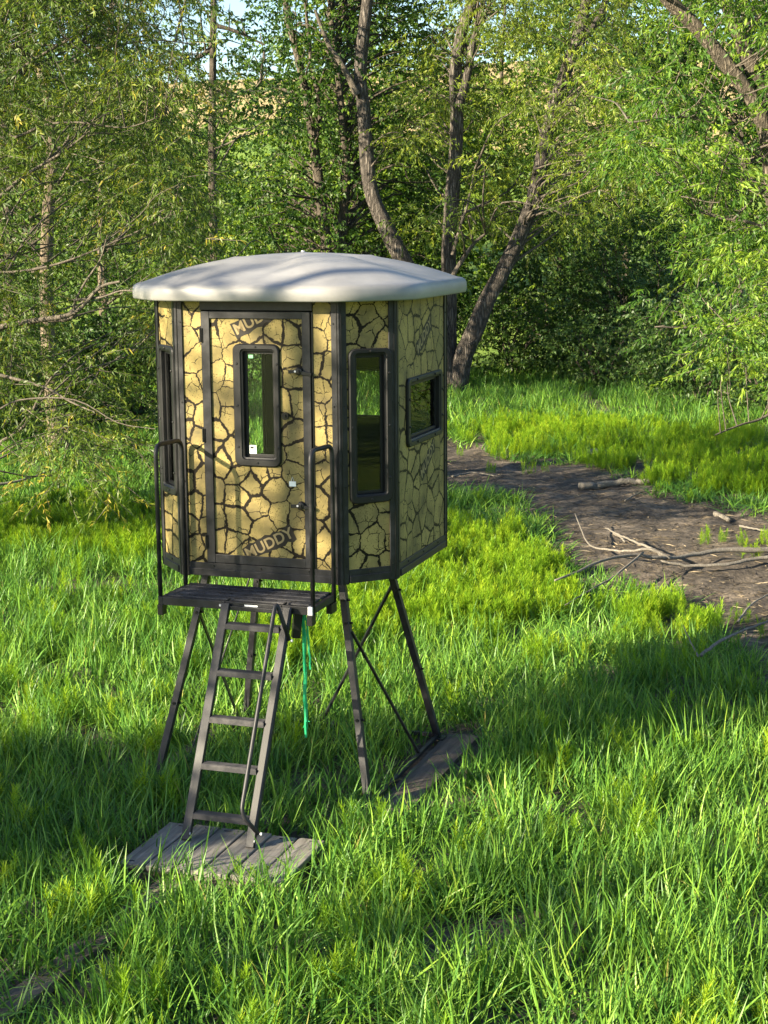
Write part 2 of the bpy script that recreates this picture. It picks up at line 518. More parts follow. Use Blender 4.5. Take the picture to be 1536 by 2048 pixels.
def ground_sheet():
    gx = np.unique(np.concatenate([np.linspace(-600, -40, 15), np.linspace(-40, -9, 20), np.linspace(-9, 12, 130), np.linspace(12, 40, 20), np.linspace(40, 600, 15)]))
    gy = np.unique(np.concatenate([np.linspace(-250, -10, 8), np.linspace(-10, 6, 8), np.linspace(6, 36, 190), np.linspace(36, 60, 24), np.linspace(60, 200, 40), np.linspace(200, 1200, 14)]))
    X, Y = np.meshgrid(gx, gy)
    Z = ground_z(X.ravel(), Y.ravel())
    V = np.stack([X.ravel(), Y.ravel(), Z], 1)
    nx, ny = len(gx), len(gy)
    i, j = np.meshgrid(np.arange(nx - 1), np.arange(ny - 1))
    a = (j * nx + i).ravel()
    F = np.stack([a, a + 1, a + nx + 1, a + nx], 1)
    me = np_mesh('ground', V, F)
    m, n, out = new_mat('soil_and_meadow')
    p = N(n, 'ShaderNodeBsdfPrincipled', Roughness=0.9)
    p.inputs['Specular IOR Level'].default_value = 0.25
    ge = n.nodes.new('ShaderNodeNewGeometry')
    se = n.nodes.new('ShaderNodeSeparateXYZ')
    n.links.new(ge.outputs['Position'], se.inputs[0])
    pos = ge.outputs['Position']
    a1 = noise(n, pos, 1.1, 6, .65)
    a2 = noise(n, pos, 9.0, 6, .7)
    mud = ramp(n, [(0.36, (0.024, 0.020, 0.017)), (0.5, (0.078, 0.064, 0.052)), (0.62, (0.19, 0.155, 0.122))])
    n.links.new(math_n(n, 'ADD', math_n(n, 'MULTIPLY', a1.outputs[0], .5), math_n(n, 'MULTIPLY', a2.outputs[0], .5)), mud.inputs[0])
    g1 = noise(n, pos, 0.12, 5, .65)
    g2 = noise(n, pos, 1.5, 6, .75)
    gr = ramp(n, [(0.35, (0.06, 0.12, 0.02)), (0.5, (0.13, 0.21, 0.03)), (0.65, (0.22, 0.27, 0.05))])
    n.links.new(math_n(n, 'ADD', math_n(n, 'MULTIPLY', g1.outputs[0], .5), math_n(n, 'MULTIPLY', g2.outputs[0], .5)), gr.inputs[0])
    tn = ramp(n, [(0.35, (0.25, 0.19, 0.08)), (0.65, (0.42, 0.33, 0.17))])
    n.links.new(g2.outputs[0], tn.inputs[0])
    tanf = math_n(n, 'ADD', math_n(n, 'MULTIPLY', se.outputs[2], 0.11), math_n(n, 'MULTIPLY', math_n(n, 'SUBTRACT', g1.outputs[0], 0.5), 2.2))
    tanf = math_n(n, 'ADD', tanf, math_n(n, 'MULTIPLY', se.outputs[0], 0.012))
    tr = ramp(n, [(0.95 / 2, (0, 0, 0)), (1.15 / 2, (1, 1, 1))])
    n.links.new(math_n(n, 'MULTIPLY', tanf, 0.5), tr.inputs[0])
    far = mixc(n, tr.outputs[0], gr.outputs[0], tn.outputs[0])
    fr = ramp(n, [(0.0, (0, 0, 0)), (1.0, (1, 1, 1))])
    n.links.new(math_n(n, 'MULTIPLY', math_n(n, 'SUBTRACT', se.outputs[1], 38.0), 0.1, True), fr.inputs[0])
    ax = math_n(n, 'ABSOLUTE', se.outputs[0])
    out1 = math_n(n, 'MULTIPLY', math_n(n, 'SUBTRACT', 5.6, se.outputs[1]), 1.2, True)
    out2 = math_n(n, 'MULTIPLY', math_n(n, 'SUBTRACT', math_n(n, 'SUBTRACT', ax, math_n(n, 'MULTIPLY', se.outputs[1], 0.25)), 3.0), 1.0, True)
    turf = math_n(n, 'MAXIMUM', fr.outputs[0], math_n(n, 'MAXIMUM', out1, out2))
    n.links.new(mixc(n, turf, mud.outputs[0], far), p.inputs['Base Color'])
    n.links.new(bump(n, a2.outputs[0], 0.9, 0.06), p.inputs['Normal'])
    n.links.new(p.outputs[0], out.inputs[0])
    o = link_mesh('ground', me, m, None, True)
    tag(o, kind='structure')
ground_sheet()

# ------------------------------------------------------------------ the hunting blind on its stand
BX, BY, YAW = -0.898433, 11.5845715, -0.3287803
W, D = 1.2534, 0.4385
S = D * math.sqrt(0.5)
ZF, ZT = 1.67, 3.70
PZ = 0.05            # top of the skid planks
def to_local(x, y):
    c, s = math.cos(YAW), math.sin(YAW)
    dx, dy = x - BX, y - BY
    return dx * c + dy * s, -dx * s + dy * c
def to_world(x, y, z):
    c, s = math.cos(YAW), math.sin(YAW)
    return Vector((BX + x * c - y * s, BY + x * s + y * c, z))

blind = empty('hunting_blind', (BX, BY, 0), YAW, 'eight-sided hunting blind with cracked-mud print walls and pale domed roof on black steel legs', 'hunting blind')

CORN = [(-W / 2, 0), (W / 2, 0), (W / 2 + S, S), (W / 2 + S, S + W), (W / 2, 2 * S + W), (-W / 2, 2 * S + W), (-W / 2 - S, S + W), (-W / 2 - S, S)]
def face_matrix(i):
    """local frame of face i: u along the wall, v up, w outward"""
    a, b = Vector((*CORN[i], 0)), Vector((*CORN[(i + 1) % 8], 0))
    u = (b - a).normalized()
    w = u.cross(Vector((0, 0, 1)))
    return Matrix(((u.x, 0, w.x, a.x), (u.y, 0, w.y, a.y), (u.z, 1, w.z, 0), (0, 0, 0, 1)))
def face_len(i): return W if i % 2 == 0 else D

def uv_print(o, i, off):
    me = o.data
    uvl = me.uv_layers.new(name='print')
    for p in me.polygons:
        for li in p.loop_indices:
            co = me.vertices[me.loops[li].vertex_index].co
            uvl.data[li].uv = (co.x + off[0], co.y + off[1])

def wall_panel(i, rects, name='wall_panel', parent=None, w0=-0.03, w1=0.0, off=None):
    """rects: list of (u0,u1,v0,v1) solid pieces in the face's frame; joined into one panel"""
    b = MB()
    for (u0, u1, v0, v1) in rects:
        b.box(((u0 + u1) / 2, (v0 + v1) / 2, (w0 + w1) / 2), (u1 - u0, v1 - v0, w1 - w0))
    o = b.build(name, [M['camo'], M['inside']], parent or blind)
    me = o.data
    uv_print(o, i, off or (i * 2.37, i * 1.13))
    for p in me.polygons:
        p.material_index = 0 if p.normal.z > 0.5 else 1
    if parent is None:
        o.matrix_local = face_matrix(i)
    return o

def rrect(u0, u1, v0, v1, r, seg=5):
    P = []
    for (cx, cy, a0) in ((u1 - r, v0 + r, -90), (u1 - r, v1 - r, 0), (u0 + r, v1 - r, 90), (u0 + r, v0 + r, 180)):
        for k in range(seg + 1):
            a = math.radians(a0 + 90 * k / seg)
            P.append((cx + r * math.cos(a), cy + r * math.sin(a)))
    return P

def window(i, outer, inner, parent=None, Mf=None, bolts=True, label=None):
    """moulded frame with rounded corners, a pane behind it, bolts on it"""
    host = parent or blind
    u0, u1, v0, v1 = outer
    a0, a1, b0, b1 = inner
    loops = [(rrect(u0, u1, v0, v1, .05), 0.0), (rrect(u0, u1, v0, v1, .05), .016), (rrect(u0 + .008, u1 - .008, v0 + .008, v1 - .008, .045), .024),
             (rrect(a0 - .016, a1 + .016, b0 - .016, b1 + .016, .03), .024), (rrect(a0 - .010, a1 + .010, b0 - .010, b1 + .010, .024), .016),
             (rrect(a0, a1, b0, b1, .016), .012), (rrect(a0, a1, b0, b1, .016), -.045)]
    V, F = [], []
    n = len(loops[0][0])
    for lp, z in loops: V += [(x, y, z) for x, y in lp]
    for k in range(len(loops) - 1):
        for q in range(n):
            q2 = (q + 1) % n
            F.append((k * n + q, k * n + q2, (k + 1) * n + q2, (k + 1) * n + q))
    f = MB().add(V, F).build('window_frame', M['frame'], host, False)
    f.matrix_local = Mf if Mf is not None else face_matrix(i)
    # inner sash, seen as a second slim frame on one side
    sash = MB()
    sw = 0.022
    for (x0, x1, y0, y1) in ((a0, a0 + sw, b0, b1), (a1 - sw, a1, b0, b1), (a0 + sw, a1 - sw, b0, b0 + sw), (a0 + sw, a1 - sw, b1 - sw, b1)):
        sash.box(((x0 + x1) / 2, (y0 + y1) / 2, -.022), (x1 - x0, y1 - y0, .014))
    if parent is None:
        sash.build('sash', M['frame'], f, bevel=.002)
        MB().box(((a0 + a1) / 2, (b0 + b1) / 2, -.024), (a1 - a0 - 2 * sw + .004, b1 - b0 - 2 * sw + .004, .004)).build('pane', M['glass'], f)
    else:
        s = sash.build('sash', M['frame'], host, bevel=.002)
        s.matrix_local = f.matrix_local
        g = MB().box(((a0 + a1) / 2, (b0 + b1) / 2, -.024), (a1 - a0 - 2 * sw + .004, b1 - b0 - 2 * sw + .004, .004)).build('pane', M['glass'], host)
        g.matrix_local = f.matrix_local
    if bolts:
        bm = []
        hgt = v1 - v0
        ks = [.16, .5, .84] if hgt > .6 else [.3, .7]
        m1, m2 = (u0 + a0 - .016 + .008) / 2, (u1 + a1 + .016 - .008) / 2
        pts = [(m1, v0 + hgt * k) for k in ks] + [(m2, v0 + hgt * k) for k in ks]
        hs = [.5] if (u1 - u0) < .5 else [.25, .75]
        pts += [(u0 + (u1 - u0) * k, (v0 + b0 - .008) / 2) for k in hs] + [(u0 + (u1 - u0) * k, (v1 + b1 + .008) / 2) for k in hs]
        for (x, y) in pts:
            o = MB().tube([(x, y, .023), (x, y, .030), (x, y, .0325)], [.009, .009, .005], 8).build('bolt', M['knob'], f if parent is None else host)
            if parent is not None: o.matrix_local = f.matrix_local
    return f

# --- walls
V0, V1 = ZF + 0.02, ZT - 0.01
tallw = ((0.068, 0.404, 2.245, 3.350), (0.120, 0.348, 2.310, 3.306))
widew = ((0.235, 1.115, 2.594, 3.100), (0.300, 1.047, 2.648, 3.056))
def holed(L, hole):
    a0, a1, b0, b1 = hole
    a0 -= .008; a1 += .008; b0 -= .008; b1 += .008
    return [(0, L, V0, b0), (0, L, b1, V1), (0, a0, b0, b1), (a1, L, b0, b1)]
for i in range(1, 8):
    outer, inner = widew if i % 2 == 0 else tallw
    if i == 4:   # back
        outer, inner = (0.187, 1.067, 2.594, 3.100), (0.252, 1.001, 2.648, 3.056)
    wall_panel(i, holed(face_len(i), inner))
    window(i, outer, inner)
# front: two side panels, header, then the door
DL, DR = W / 2 - 0.42, W / 2 + 0.425
wall_panel(0, [(0, DL - .004, V0, V1)])
wall_panel(0, [(DR + .010, W, V0, V1)])
FM = face_matrix(0)
def on_front(o): o.matrix_local = FM; return o
on_front(MB().box((W / 2, 3.655, -.006), (DR - DL + .02, .075, .030)).build('door_header', M['black'], blind, bevel=.003))
on_front(MB().box((DR + .003, 2.69, -.010), (.014, 1.84, .034)).build('door_jamb', M['knob'], blind, bevel=.003))
on_front(MB().box((DL - .003, 2.69, -.010), (.010, 1.84, .03)).build('door_jamb', M['knob'], blind, bevel=.003))

# --- door
door = MB().box((0, 0, 0), (.01, .01, .01)).build('door', [M['camo'], M['inside']], blind)
bpy.data.objects.remove(door)
dwo, dwi = (W / 2 - .176, W / 2 + .182, 2.502, 3.382), (W / 2 - .103, W / 2 + .138, 2.566, 3.332)
a0, a1, b0, b1 = dwi
x0, x1, y0, y1 = DL + .004, DR - .006, 1.775, 3.612
door = wall_panel(0, [(x0, x1, y0, b0 - .008), (x0, x1, b1 + .008, y1), (x0, a0 - .008, b0 - .008, b1 + .008), (a1 + .008, x1, b0 - .008, b1 + .008)], 'door', None, -.026, .004, (8.3, 3.1))
ID = Matrix.Identity(4)
def door_part(mb, name, mat, **kw): return mb.build(name, mat, door, **kw)
fw = .062
for nm, c, s in (('door_frame', (x0 + fw / 2, (y0 + y1) / 2, .008), (fw, y1 - y0, .026)), ('door_frame', (x1 - fw / 2, (y0 + y1) / 2, .008), (fw, y1 - y0, .026)),
                 ('door_frame', ((x0 + x1) / 2, y0 + .032, .007), (x1 - x0 - 2 * fw, .064, .024)), ('door_frame', ((x0 + x1) / 2, y1 - .026, .007), (x1 - x0 - 2 * fw, .052, .024))):
    door_part(MB().box(c, s), nm, M['black'], bevel=.003)
window(0, dwo, dwi, parent=door, Mf=Matrix.Translation((0, 0, .004)))
for zz in (3.44, 2.716, 1.93):
    door_part(MB().box((x0 - .002, zz, .020), (.022, .10, .016)).tube([(x0 - .004, zz - .05, .030), (x0 - .004, zz + .05, .030)], .007, 8), 'hinge', M['knob'])
for zz in (3.196, 2.235):   # turn latches: round boss, lever pointing left, strike arm to the right
    cx = W / 2 + .335
    door_part(MB().tube([(cx, zz, .018), (cx, zz, .034), (cx, zz, .046)], [.030, .030, .022], 14)
              .bar((cx + .01, zz, .050), (cx - .072, zz - .004, .050), .024, .014, (0, 0, 1))
              .bar((cx, zz - .008, .036), (cx + .095, zz - .022, .030), .026, .014, (0, 0, 1)), 'latch', M['knob'], bevel=.003)
    door_part(MB().tube([(cx - .018, zz + .001, .050), (cx - .018, zz + .001, .0605)], .008, 8), 'latch_pin', M['bolt'])
door_part(MB().tube([(W / 2 + .218, 2.873, .004), (W / 2 + .218, 2.873, .022)], .028, 12).tube([(W / 2 + .218, 2.873, .022), (W / 2 + .218, 2.873, .034)], .012, 8), 'lock', M['knob'])
# hang tag, stickers
tg = MB().box((W / 2 + .262, 2.385, .0075), (.052, .036, .003)).tube([(W / 2 + .250, 2.402, .008), (W / 2 + .262, 2.436, .010), (W / 2 + .274, 2.402, .008)], .002, 4)
door_part(tg, 'paper_tag', M['white'])
door_part(MB().box((a0 + .022 + .030, b0 + .055, -.0165), (.056, .062, .002)), 'window_sticker', M['white'])
door_part(MB().box((a0 + .022 + .024, b0 + .068, -.0150), (.026, .016, .001)), 'sticker_print', M['ink'])
door_part(MB().box((a0 + .022 + .030, b1 - .042, -.0165), (.036, .024, .002)), 'window_sticker', M['green_sticker'])

# --- lettering printed on the panels
def text_mesh(txt, size):
    cu = bpy.data.curves.new('lettering', 'FONT')
    cu.body = txt
    cu.size = size
    cu.offset = size * 0.022
    cu.space_character = 1.02
    cu.align_x, cu.align_y = 'CENTER', 'CENTER'
    ob = bpy.data.objects.new('lettering', cu)
    COL.objects.link(ob)
    bpy.context.view_layer.update()
    dg = bpy.context.evaluated_depsgraph_get()
    me = bpy.data.meshes.new_from_object(ob.evaluated_get(dg))
    bpy.data.objects.remove(ob)
    me.materials.clear()
    return me
def print_word(host, u, v, ang, size, w, clip=None):
    rr = random.Random(int(u * 100 + v * 1000))
    wd, ht = size * 2.05, size * 0.56
    P = []
    n = 13
    for k in range(n): P.append((-wd + 2 * wd * k / (n - 1), -ht + rr.uniform(-.12, .12) * size))
    for k in range(n): P.append((wd - 2 * wd * k / (n - 1), ht + rr.uniform(-.12, .12) * size))
    Mt = Matrix.Translation((u, v, w)) @ Matrix.Rotation(math.radians(ang), 4, 'Z')
    bm = bmesh.new()
    f = bm.faces.new([bm.verts.new((x, y, 0)) for x, y in P])
    bm.transform(Mt)
    me2 = text_mesh('MUDDY', size)
    bt = bmesh.new()
    bt.from_mesh(me2)
    bt.transform(Matrix.Translation((0, 0, .0012)) if False else Mt @ Matrix.Translation((0, 0, .0012)) @ Matrix.Diagonal((1.08, 1.05, 1, 1)))
    if clip:
        for b in (bm, bt):
            for co, no in clip:
                bmesh.ops.bisect_plane(b, geom=b.verts[:] + b.edges[:] + b.faces[:], plane_co=co, plane_no=no, clear_outer=True)
    me = bpy.data.meshes.new('lettering_ground')
    bm.to_mesh(me)
    link_mesh('lettering_ground', me, M['letter_back'], host)
    bt.to_mesh(me2)
    link_mesh('lettering', me2, M['letter'], host)
print_word(door, W / 2 + .068, 1.938, 27, .105, .0052, [((0, y0 + .066, 0), (0, -1, 0))])
print_word(door, W / 2 + .02, 3.565, 27, .105, .0052, [((0, y1 - .054, 0), (0, 1, 0))])
pan2 = [o for o in blind.children if o.name.startswith('wall_panel')][1]
print_word(pan2, .69, 3.385, 30, .10, .0012)
print_word(pan2, .77, 2.435, 30, .10, .0012)

# --- corner posts, base trim, top rail
for i in range(8):
    A = Vector((*CORN[i], 0))
    e1 = (Vector((*CORN[i - 1], 0)) - A).normalized()
    e2 = (Vector((*CORN[(i + 1) % 8], 0)) - A).normalized()
    n1 = Vector((-e1.y, e1.x, 0)); n1 = n1 if n1.dot(A - Vector((0, S + W / 2, 0))) > 0 else -n1
    n2 = Vector((-e2.y, e2.x, 0)); n2 = n2 if n2.dot(A - Vector((0, S + W / 2, 0))) > 0 else -n2
    t, fl = .012, .054
    mid = (n1 + n2).normalized()
    oc = A + mid * (t / mid.dot(n1))
    P = [A + e1 * fl - n1 * .002, A + e1 * fl + n1 * t, oc, A + e2 * fl + n2 * t, A + e2 * fl - n2 * .002, A - mid * .004]
    P = [(p.x, p.y) for p in P]
    ar = sum(P[k][0] * P[(k + 1) % 6][1] - P[(k + 1) % 6][0] * P[k][1] for k in range(6))
    if ar < 0: P = P[::-1]
    post = MB().prism(P, ZF - .005, ZT + .005).build('corner_post', M['black'], blind, bevel=.004)
    # raised seam bead and screws
    sm = MB()
    for e, nn in ((e1, n1), (e2, n2)):
        q = A + e * .012 + nn * (t + .002)
        sm.bar((q.x, q.y, ZF), (q.x, q.y, ZT), .005, .005, (e.x, e.y, 0))
    sm.build('seam', M['knob'], post)
    for k in range(4):
        for e, nn in ((e1, n1), (e2, n2)):
            q = A + e * .038 + nn * t
            z = ZF + .12 + k * .58
            MB().tube([(q.x, q.y, z), (q.x + nn.x * .004, q.y + nn.y * .004, z)], [.008, .006], 8).build('screw', M['knob'], post)
for i in range(8):
    L = face_len(i)
    lo = .056
    b = MB().box((L / 2, ZF + .052, -.004), (L - 2 * lo, .095, .028)).box((L / 2, ZF + .030, .006), (L - 2 * lo - .002, .052, .030))
    o = b.build('base_trim', M['black'], blind, bevel=.003)
    o.matrix_local = face_matrix(i)
    for k in ([.2, .5, .8] if L > 1 else [.5]):
        q = MB().tube([(L * k, ZF + .078, .009), (L * k, ZF + .078, .016)], [.009, .007], 8).build('screw', M['knob'], o)
MB().prism(CORN, ZF + .004, ZF + .045).build('floor', M['inside'], blind)

# --- roof: moulded dome over a rounded octagon, with a rolled rim and shallow valleys
def roof():
    cx, cy = 0.0, S + W / 2
    nA = 128
    ov = 0.178
    half, dg = W / 2 + S + ov, (W / 2 + S + ov) * 1.0
    def outline(a):
        ca, sa = abs(math.cos(a)), abs(math.sin(a))
        r1 = half / max(ca, sa)
        # diagonal faces lie at distance (W/2+S/2)*sqrt2 + ov
        dd = (W / 2 + S / 2) * math.sqrt(2) + ov
        r2 = dd / ((ca + sa) / math.sqrt(2))
        p = 26.0
        return (r1 ** -p + r2 ** -p) ** (-1 / p)
    rim = [(1.0, 0.0), (1.005, .010), (1.007, .045), (1.005, .078), (.997, .098), (.980, .111), (.945, .120)]
    for k in range(1, 17):
        t = k / 16
        r = .945 * (1 - t) ** 1.0
        rim.append((r, None))
    V, F = [], []
    zb, top = 3.688, 4.005
    for k, (r, z) in enumerate(rim):
        for q in range(nA):
            a = 2 * math.pi * q / nA
            R = outline(a) * r
            if z is None:
                t = 1 - r / .945
                zz = zb + .120 + (top - zb - .120) * (1 - (r / .945) ** 2.2)
                # broad valleys between the eight lobes
                val = (.5 + .5 * math.cos(4 * a)) ** 3
                zz -= .032 * val * math.sin(math.pi * min(1, max(0, t * 1.15))) ** 1.2
                zz += .010 * math.exp(-((r - .40) / .03) ** 2)
            else:
                zz = zb + z
            V.append((cx + R * math.cos(a), cy + R * math.sin(a), zz))
    nR = len(rim)
    for k in range(nR - 2):
        for q in range(nA):
            q2 = (q + 1) % nA
            F.append((k * nA + q, k * nA + q2, (k + 1) * nA + q2, (k + 1) * nA + q))
    last = len(V) - nA
    V = V[:last] + [(cx, cy, top + .006)]
    for q in range(nA): F.append(((nR - 2) * nA + q, (nR - 2) * nA + (q + 1) % nA, last))
    b0 = len(V)
    for r, z in ((.965, .004), (.955, .055), (.5, .20)):     # underside
        for q in range(nA):
            a = 2 * math.pi * q / nA
            R = outline(a) * r
            V.append((cx + R * math.cos(a), cy + R * math.sin(a), zb + z))
    prev = list(range(nA))
    for k in range(3):
        cur = [b0 + k * nA + q for q in range(nA)]
        for q in range(nA):
            q2 = (q + 1) % nA
            F.append((prev[q2], prev[q], cur[q], cur[q2]))
        prev = cur
    F.append(tuple(prev[::-1]))
    o = MB().add(V, F).build('roof', M['roof'], blind, True)
    MB().tube([(cx, cy, top), (cx, cy, top + .016)], .014, 10).build('roof_bolt', M['bolt'], o)
roof()

# --- legs, braces and feet
LA, LB, LY0, LY1, LE = .534, .856, .237, 1.231, .36
TOPZ = ZF + .0
feet = {}
for sx in (-1, 1):
    for k in (0, 1):
        t = Vector((sx * LA, (LY0, LY1)[k], TOPZ)); f = Vector((sx * LB, (LY0 - LE, LY1 + LE)[k], PZ + .004))
        feet[sx, k] = (t, f)
        leg = MB().bar(t, f, .052, .052, (0, 1, 0)).build('leg', M['black'], blind, bevel=.004)
        MB().box(f + Vector((0, 0, .004)), (.12, .12, .008)).build('foot_plate', M['black'], leg)
        for zz in (.10, .20, .62):
            q = t.lerp(f, zz)
            MB().tube([q + Vector((0, -.034, 0)), q + Vector((0, -.026, 0))], .012, 8).build('bolt', M['knob'], leg)
            MB().tube([q + Vector((.026, 0, 0)), q + Vector((.045, 0, 0))], .010, 6).build('bolt', M['knob'], leg)
MB().box((0, (LY0 + LY1) / 2, ZF - .022), (2 * LA + .06, LY1 - LY0 + .06, .045)).build('top_frame', M['black'], blind, bevel=.004)
def on_leg(sx, k, t): return feet[sx, k][0].lerp(feet[sx, k][1], t)
def brace(a, b, w=.026, h=.010): MB().bar(a, b, w, h, (1, 0.3, 0)).build('brace', M['black'], blind, bevel=.002)
base = lambda a, b, t: feet[a][1].lerp(feet[b][1], t) + Vector((0, 0, .03))
brace(on_leg(1, 0, .24) + Vector((.03, 0, 0)), base((1, 0), (1, 1), .70) + Vector((.0, 0, 0)), .020, .020)
brace(on_leg(1, 1, .16) + Vector((0, .0, 0)), base((1, 1), (-1, 1), .60), .045, .02)
brace(on_leg(-1, 0, .19), base((-1, 0), (-1, 1), .92), .04, .012)
brace(on_leg(-1, 1, .02), base((-1, 0), (-1, 1), .35), .028, .010)
for a, b in (((1, 0), (1, 1)), ((-1, 0), (-1, 1)), ((-1, 1), (1, 1))):
    MB().bar(feet[a][1] + Vector((0, 0, .022)), feet[b][1] + Vector((0, 0, .022)), .03, .03).build('base_bar', M['black'], blind, bevel=.003)

# --- entry platform
PT, PY, PX = 1.612, -.48, .572
plat = MB().bar((-PX, PY, PT - .03), (PX, PY, PT - .03), .035, .058).bar((-PX, -.02, PT - .03), (PX, -.02, PT - .03), .035, .05)\
    .bar((-PX, PY + .018, PT - .032), (-PX, -.038, PT - .032), .035, .05).bar((PX, PY + .018, PT - .032), (PX, -.038, PT - .032), .035, .05)\
    .build('platform', M['black'], blind, bevel=.003)
nb = 4
bw = (0 - PY - .06) / nb
for k in range(nb):
    yc = PY + .03 + bw * (k + .5)
    MB().box((0, yc, PT - .004), (2 * PX - .05, bw - .010, .018)).build('tread_board', M['grip'], plat, bevel=.003)
rr = random.Random(4)
stud = MB()
for k in range(nb):
    for q in range(70):
        x, y = rr.uniform(-PX + .05, PX - .05), PY + .03 + bw * (k + rr.uniform(.2, .8))
        stud.box((x, y, PT + .0062), (rr.uniform(.006, .018), rr.uniform(.004, .008), .0028))
s_ = stud.build('grip_studs', M['knob'], plat); s_['kind'] = 'stuff'
for x in (-.105, -.045, .325, .385):
    MB().tube([(x, PY - .0172, PT - .032), (x, PY - .0225, PT - .032)], [.010, .008], 10).build('bolt', M['bolt'], plat)
for x in (-.075, .355):
    MB().bar((x, PY - .018, PT - .01), (x + .03, PY + .02, PT + .012), .014, .012).build('ladder_hook', M['knob'], plat)
MB().box((.13, PY - .0183, PT - .022), (.10, .014, .002), Matrix.Rotation(math.pi / 2, 3, 'X') @ Matrix.Rotation(0, 3, 'Z')).build('label_strip', M['white'], plat)
for x in (-PX, PX):
    MB().box((x, PY + .005, PT - .095), (.042, .07, .075)).build('bracket', M['knob'], plat, bevel=.003)
    MB().box((x, PY - .0005, PT - .031), (.036, .038, .062)).build('end_cap', M['bolt'] if x > 0 else M['black'], plat, bevel=.003)
    MB().box((x, -.075, PT - .100), (.042, .11, .07)).build('bracket', M['knob'], plat, bevel=.003)
def fillet(pts, r, seg=6):
    out = [Vector(pts[0])]
    for k in range(1, len(pts) - 1):
        a, b, c = Vector(pts[k - 1]), Vector(pts[k]), Vector(pts[k + 1])
        d1, d2 = (a - b).normalized(), (c - b).normalized()
        p0, p2 = b + d1 * r, b + d2 * r
        for q in range(seg + 1):
            t = q / seg
            out.append(p0 * (1 - t) ** 2 + b * 2 * t * (1 - t) + p2 * t * t)
    out.append(Vector(pts[-1]))
    return out
for x in (-PX - .012, PX + .012):
    pts = fillet([(x, PY + .01, PT - .06), (x, PY + .01, PT + 1.085), (x, -.055, PT + 1.07), (x, -.055, PT - .06)], .085)
    MB().tube(pts, .0165, 10).build('handrail', M['black'], blind, True)

# --- ladder with its bent hand rail
LT, LF = Vector((0, -.505, 1.60)), Vector((0, -1.262, .132))
LX0, LX1 = -.055, .415
ldir = (LF - LT).normalized()
lout = Vector((0, ldir.z, -ldir.y)); lout = lout if lout.y < 0 else -lout
ladder = MB().bar((LX0, LT.y, LT.z - .03), (LX1, LT.y, LT.z - .03), .03, .03).build('ladder', M['black'], blind, bevel=.003)
for x in (LX0, LX1):
    MB().bar(LT + Vector((x, 0, 0)), LF + Vector((x, 0, 0)), .062, .036, lout).build('ladder_rail', M['black'], ladder, bevel=.004)
    f = LF + Vector((x, 0, 0))
    MB().tube([f + Vector((.032, 0, .05)), f + Vector((.036, 0, .05))], .009, 8).build('bolt', M['bolt'], ladder)
for z in (1.457, 1.161, .870, .585, .286):
    t = (z - LT.z) / (LF.z - LT.z)
    c = LT.lerp(LF, t)
    MB().box(((LX0 + LX1) / 2, c.y + .01, z), (LX1 - LX0 - .062, .085, .036)).box(((LX0 + LX1) / 2, c.y + .01, z + .0195), (LX1 - LX0 - .075, .07, .004)).build('rung', M['grip'], ladder, bevel=.003)
off = lout * .125
def lad(t, x, o=Vector((0, 0, 0))): return LT.lerp(LF, t) + Vector((x, 0, 0)) + o
hp = fillet([lad(.14, LX1 + .045), lad(-.01, LX1 - .05, off * 1.0), lad(.88, LX1 - .05, off), lad(.94, LX1 + .045)], .07)
hr = MB()
for a, b in zip(hp[:-1], hp[1:]): pass
hr.tube(hp, .0155, 8)
hr.build('ladder_handrail', M['black'], ladder, True)
for t in (.14, .94):
    q = lad(t, LX1 + .058)
    MB().tube([q, q + Vector((.012, 0, 0))], .010, 8).build('bolt', M['bolt'], ladder)
# folded bracket hanging under the platform
MB().bar((.455, -.43, PT - .06), (.440, -.44, PT - .24), .05, .06).build('ladder_bracket', M['knob'], blind, bevel=.003)

# --- things that touch the blind
tw = MB()
rr = random.Random(9)
for s in range(4):
    x0_, y0_ = .475 + rr.uniform(-.008, .012), -.36 + rr.uniform(-.01, .01)
    L = (.86, .92, .80, .42)[s]
    pts = [(x0_ + rr.uniform(-.007, .007) + .03 * (s == 3) * k / 10, y0_ + rr.uniform(-.006, .006), 1.545 - L * k / 10) for k in range(11)]
    tw.tube([to_world(*p) for p in pts], .009 if s < 3 else .008, 5)
for k in range(8):
    a = Vector(to_world(.475, -.36, 1.545 - .80)); tw.tube([a, a + Vector((rr.uniform(-.03, .04), rr.uniform(-.02, .02), rr.uniform(-.06, .02)))], .0025, 4)
o = tw.build('twine', M['twine'])
tag(o, 'bright green twine hanging down from under the blind platform', 'twine')

def chair():
    base = to_world(.52, .50, ZF + .045)
    r = empty('swivel_chair', base, YAW + math.radians(140), 'grey padded chair inside the blind, rounded back seen through tall window', 'chair')
    # back pad: rounded top
    P = rrect(-.20, .20, 0, .34, .13, 6)
    V = [(x, -.03, z) for x, z in P] + [(x, .03, z) for x, z in P]
    n = len(P)
    F = [tuple(range(n)), tuple(range(2 * n - 1, n - 1, -1))] + [((i + 1) % n, i, n + i, n + (i + 1) % n) for i in range(n)]
    o = MB().add(V, F).build('backrest', M['seat_grey'], r, bevel=.015); o.location = (0, .2, .28)
    P = rrect(-.22, .22, -.2, .22, .1, 6)
    b = MB().prism(P, .22, .28).build('seat', M['seat_grey'], r, bevel=.015)
    MB().tube([(0, 0, .02), (0, 0, .22)], .03, 10).build('pedestal', M['knob'], r)
    MB().tube([(0, 0, 0), (0, 0, .02)], [.2, .18], 20).build('base', M['knob'], r)
    MB().bar((0, .19, .24), (0, .23, .40), .05, .012).build('back_bracket', M['knob'], r)
chair()

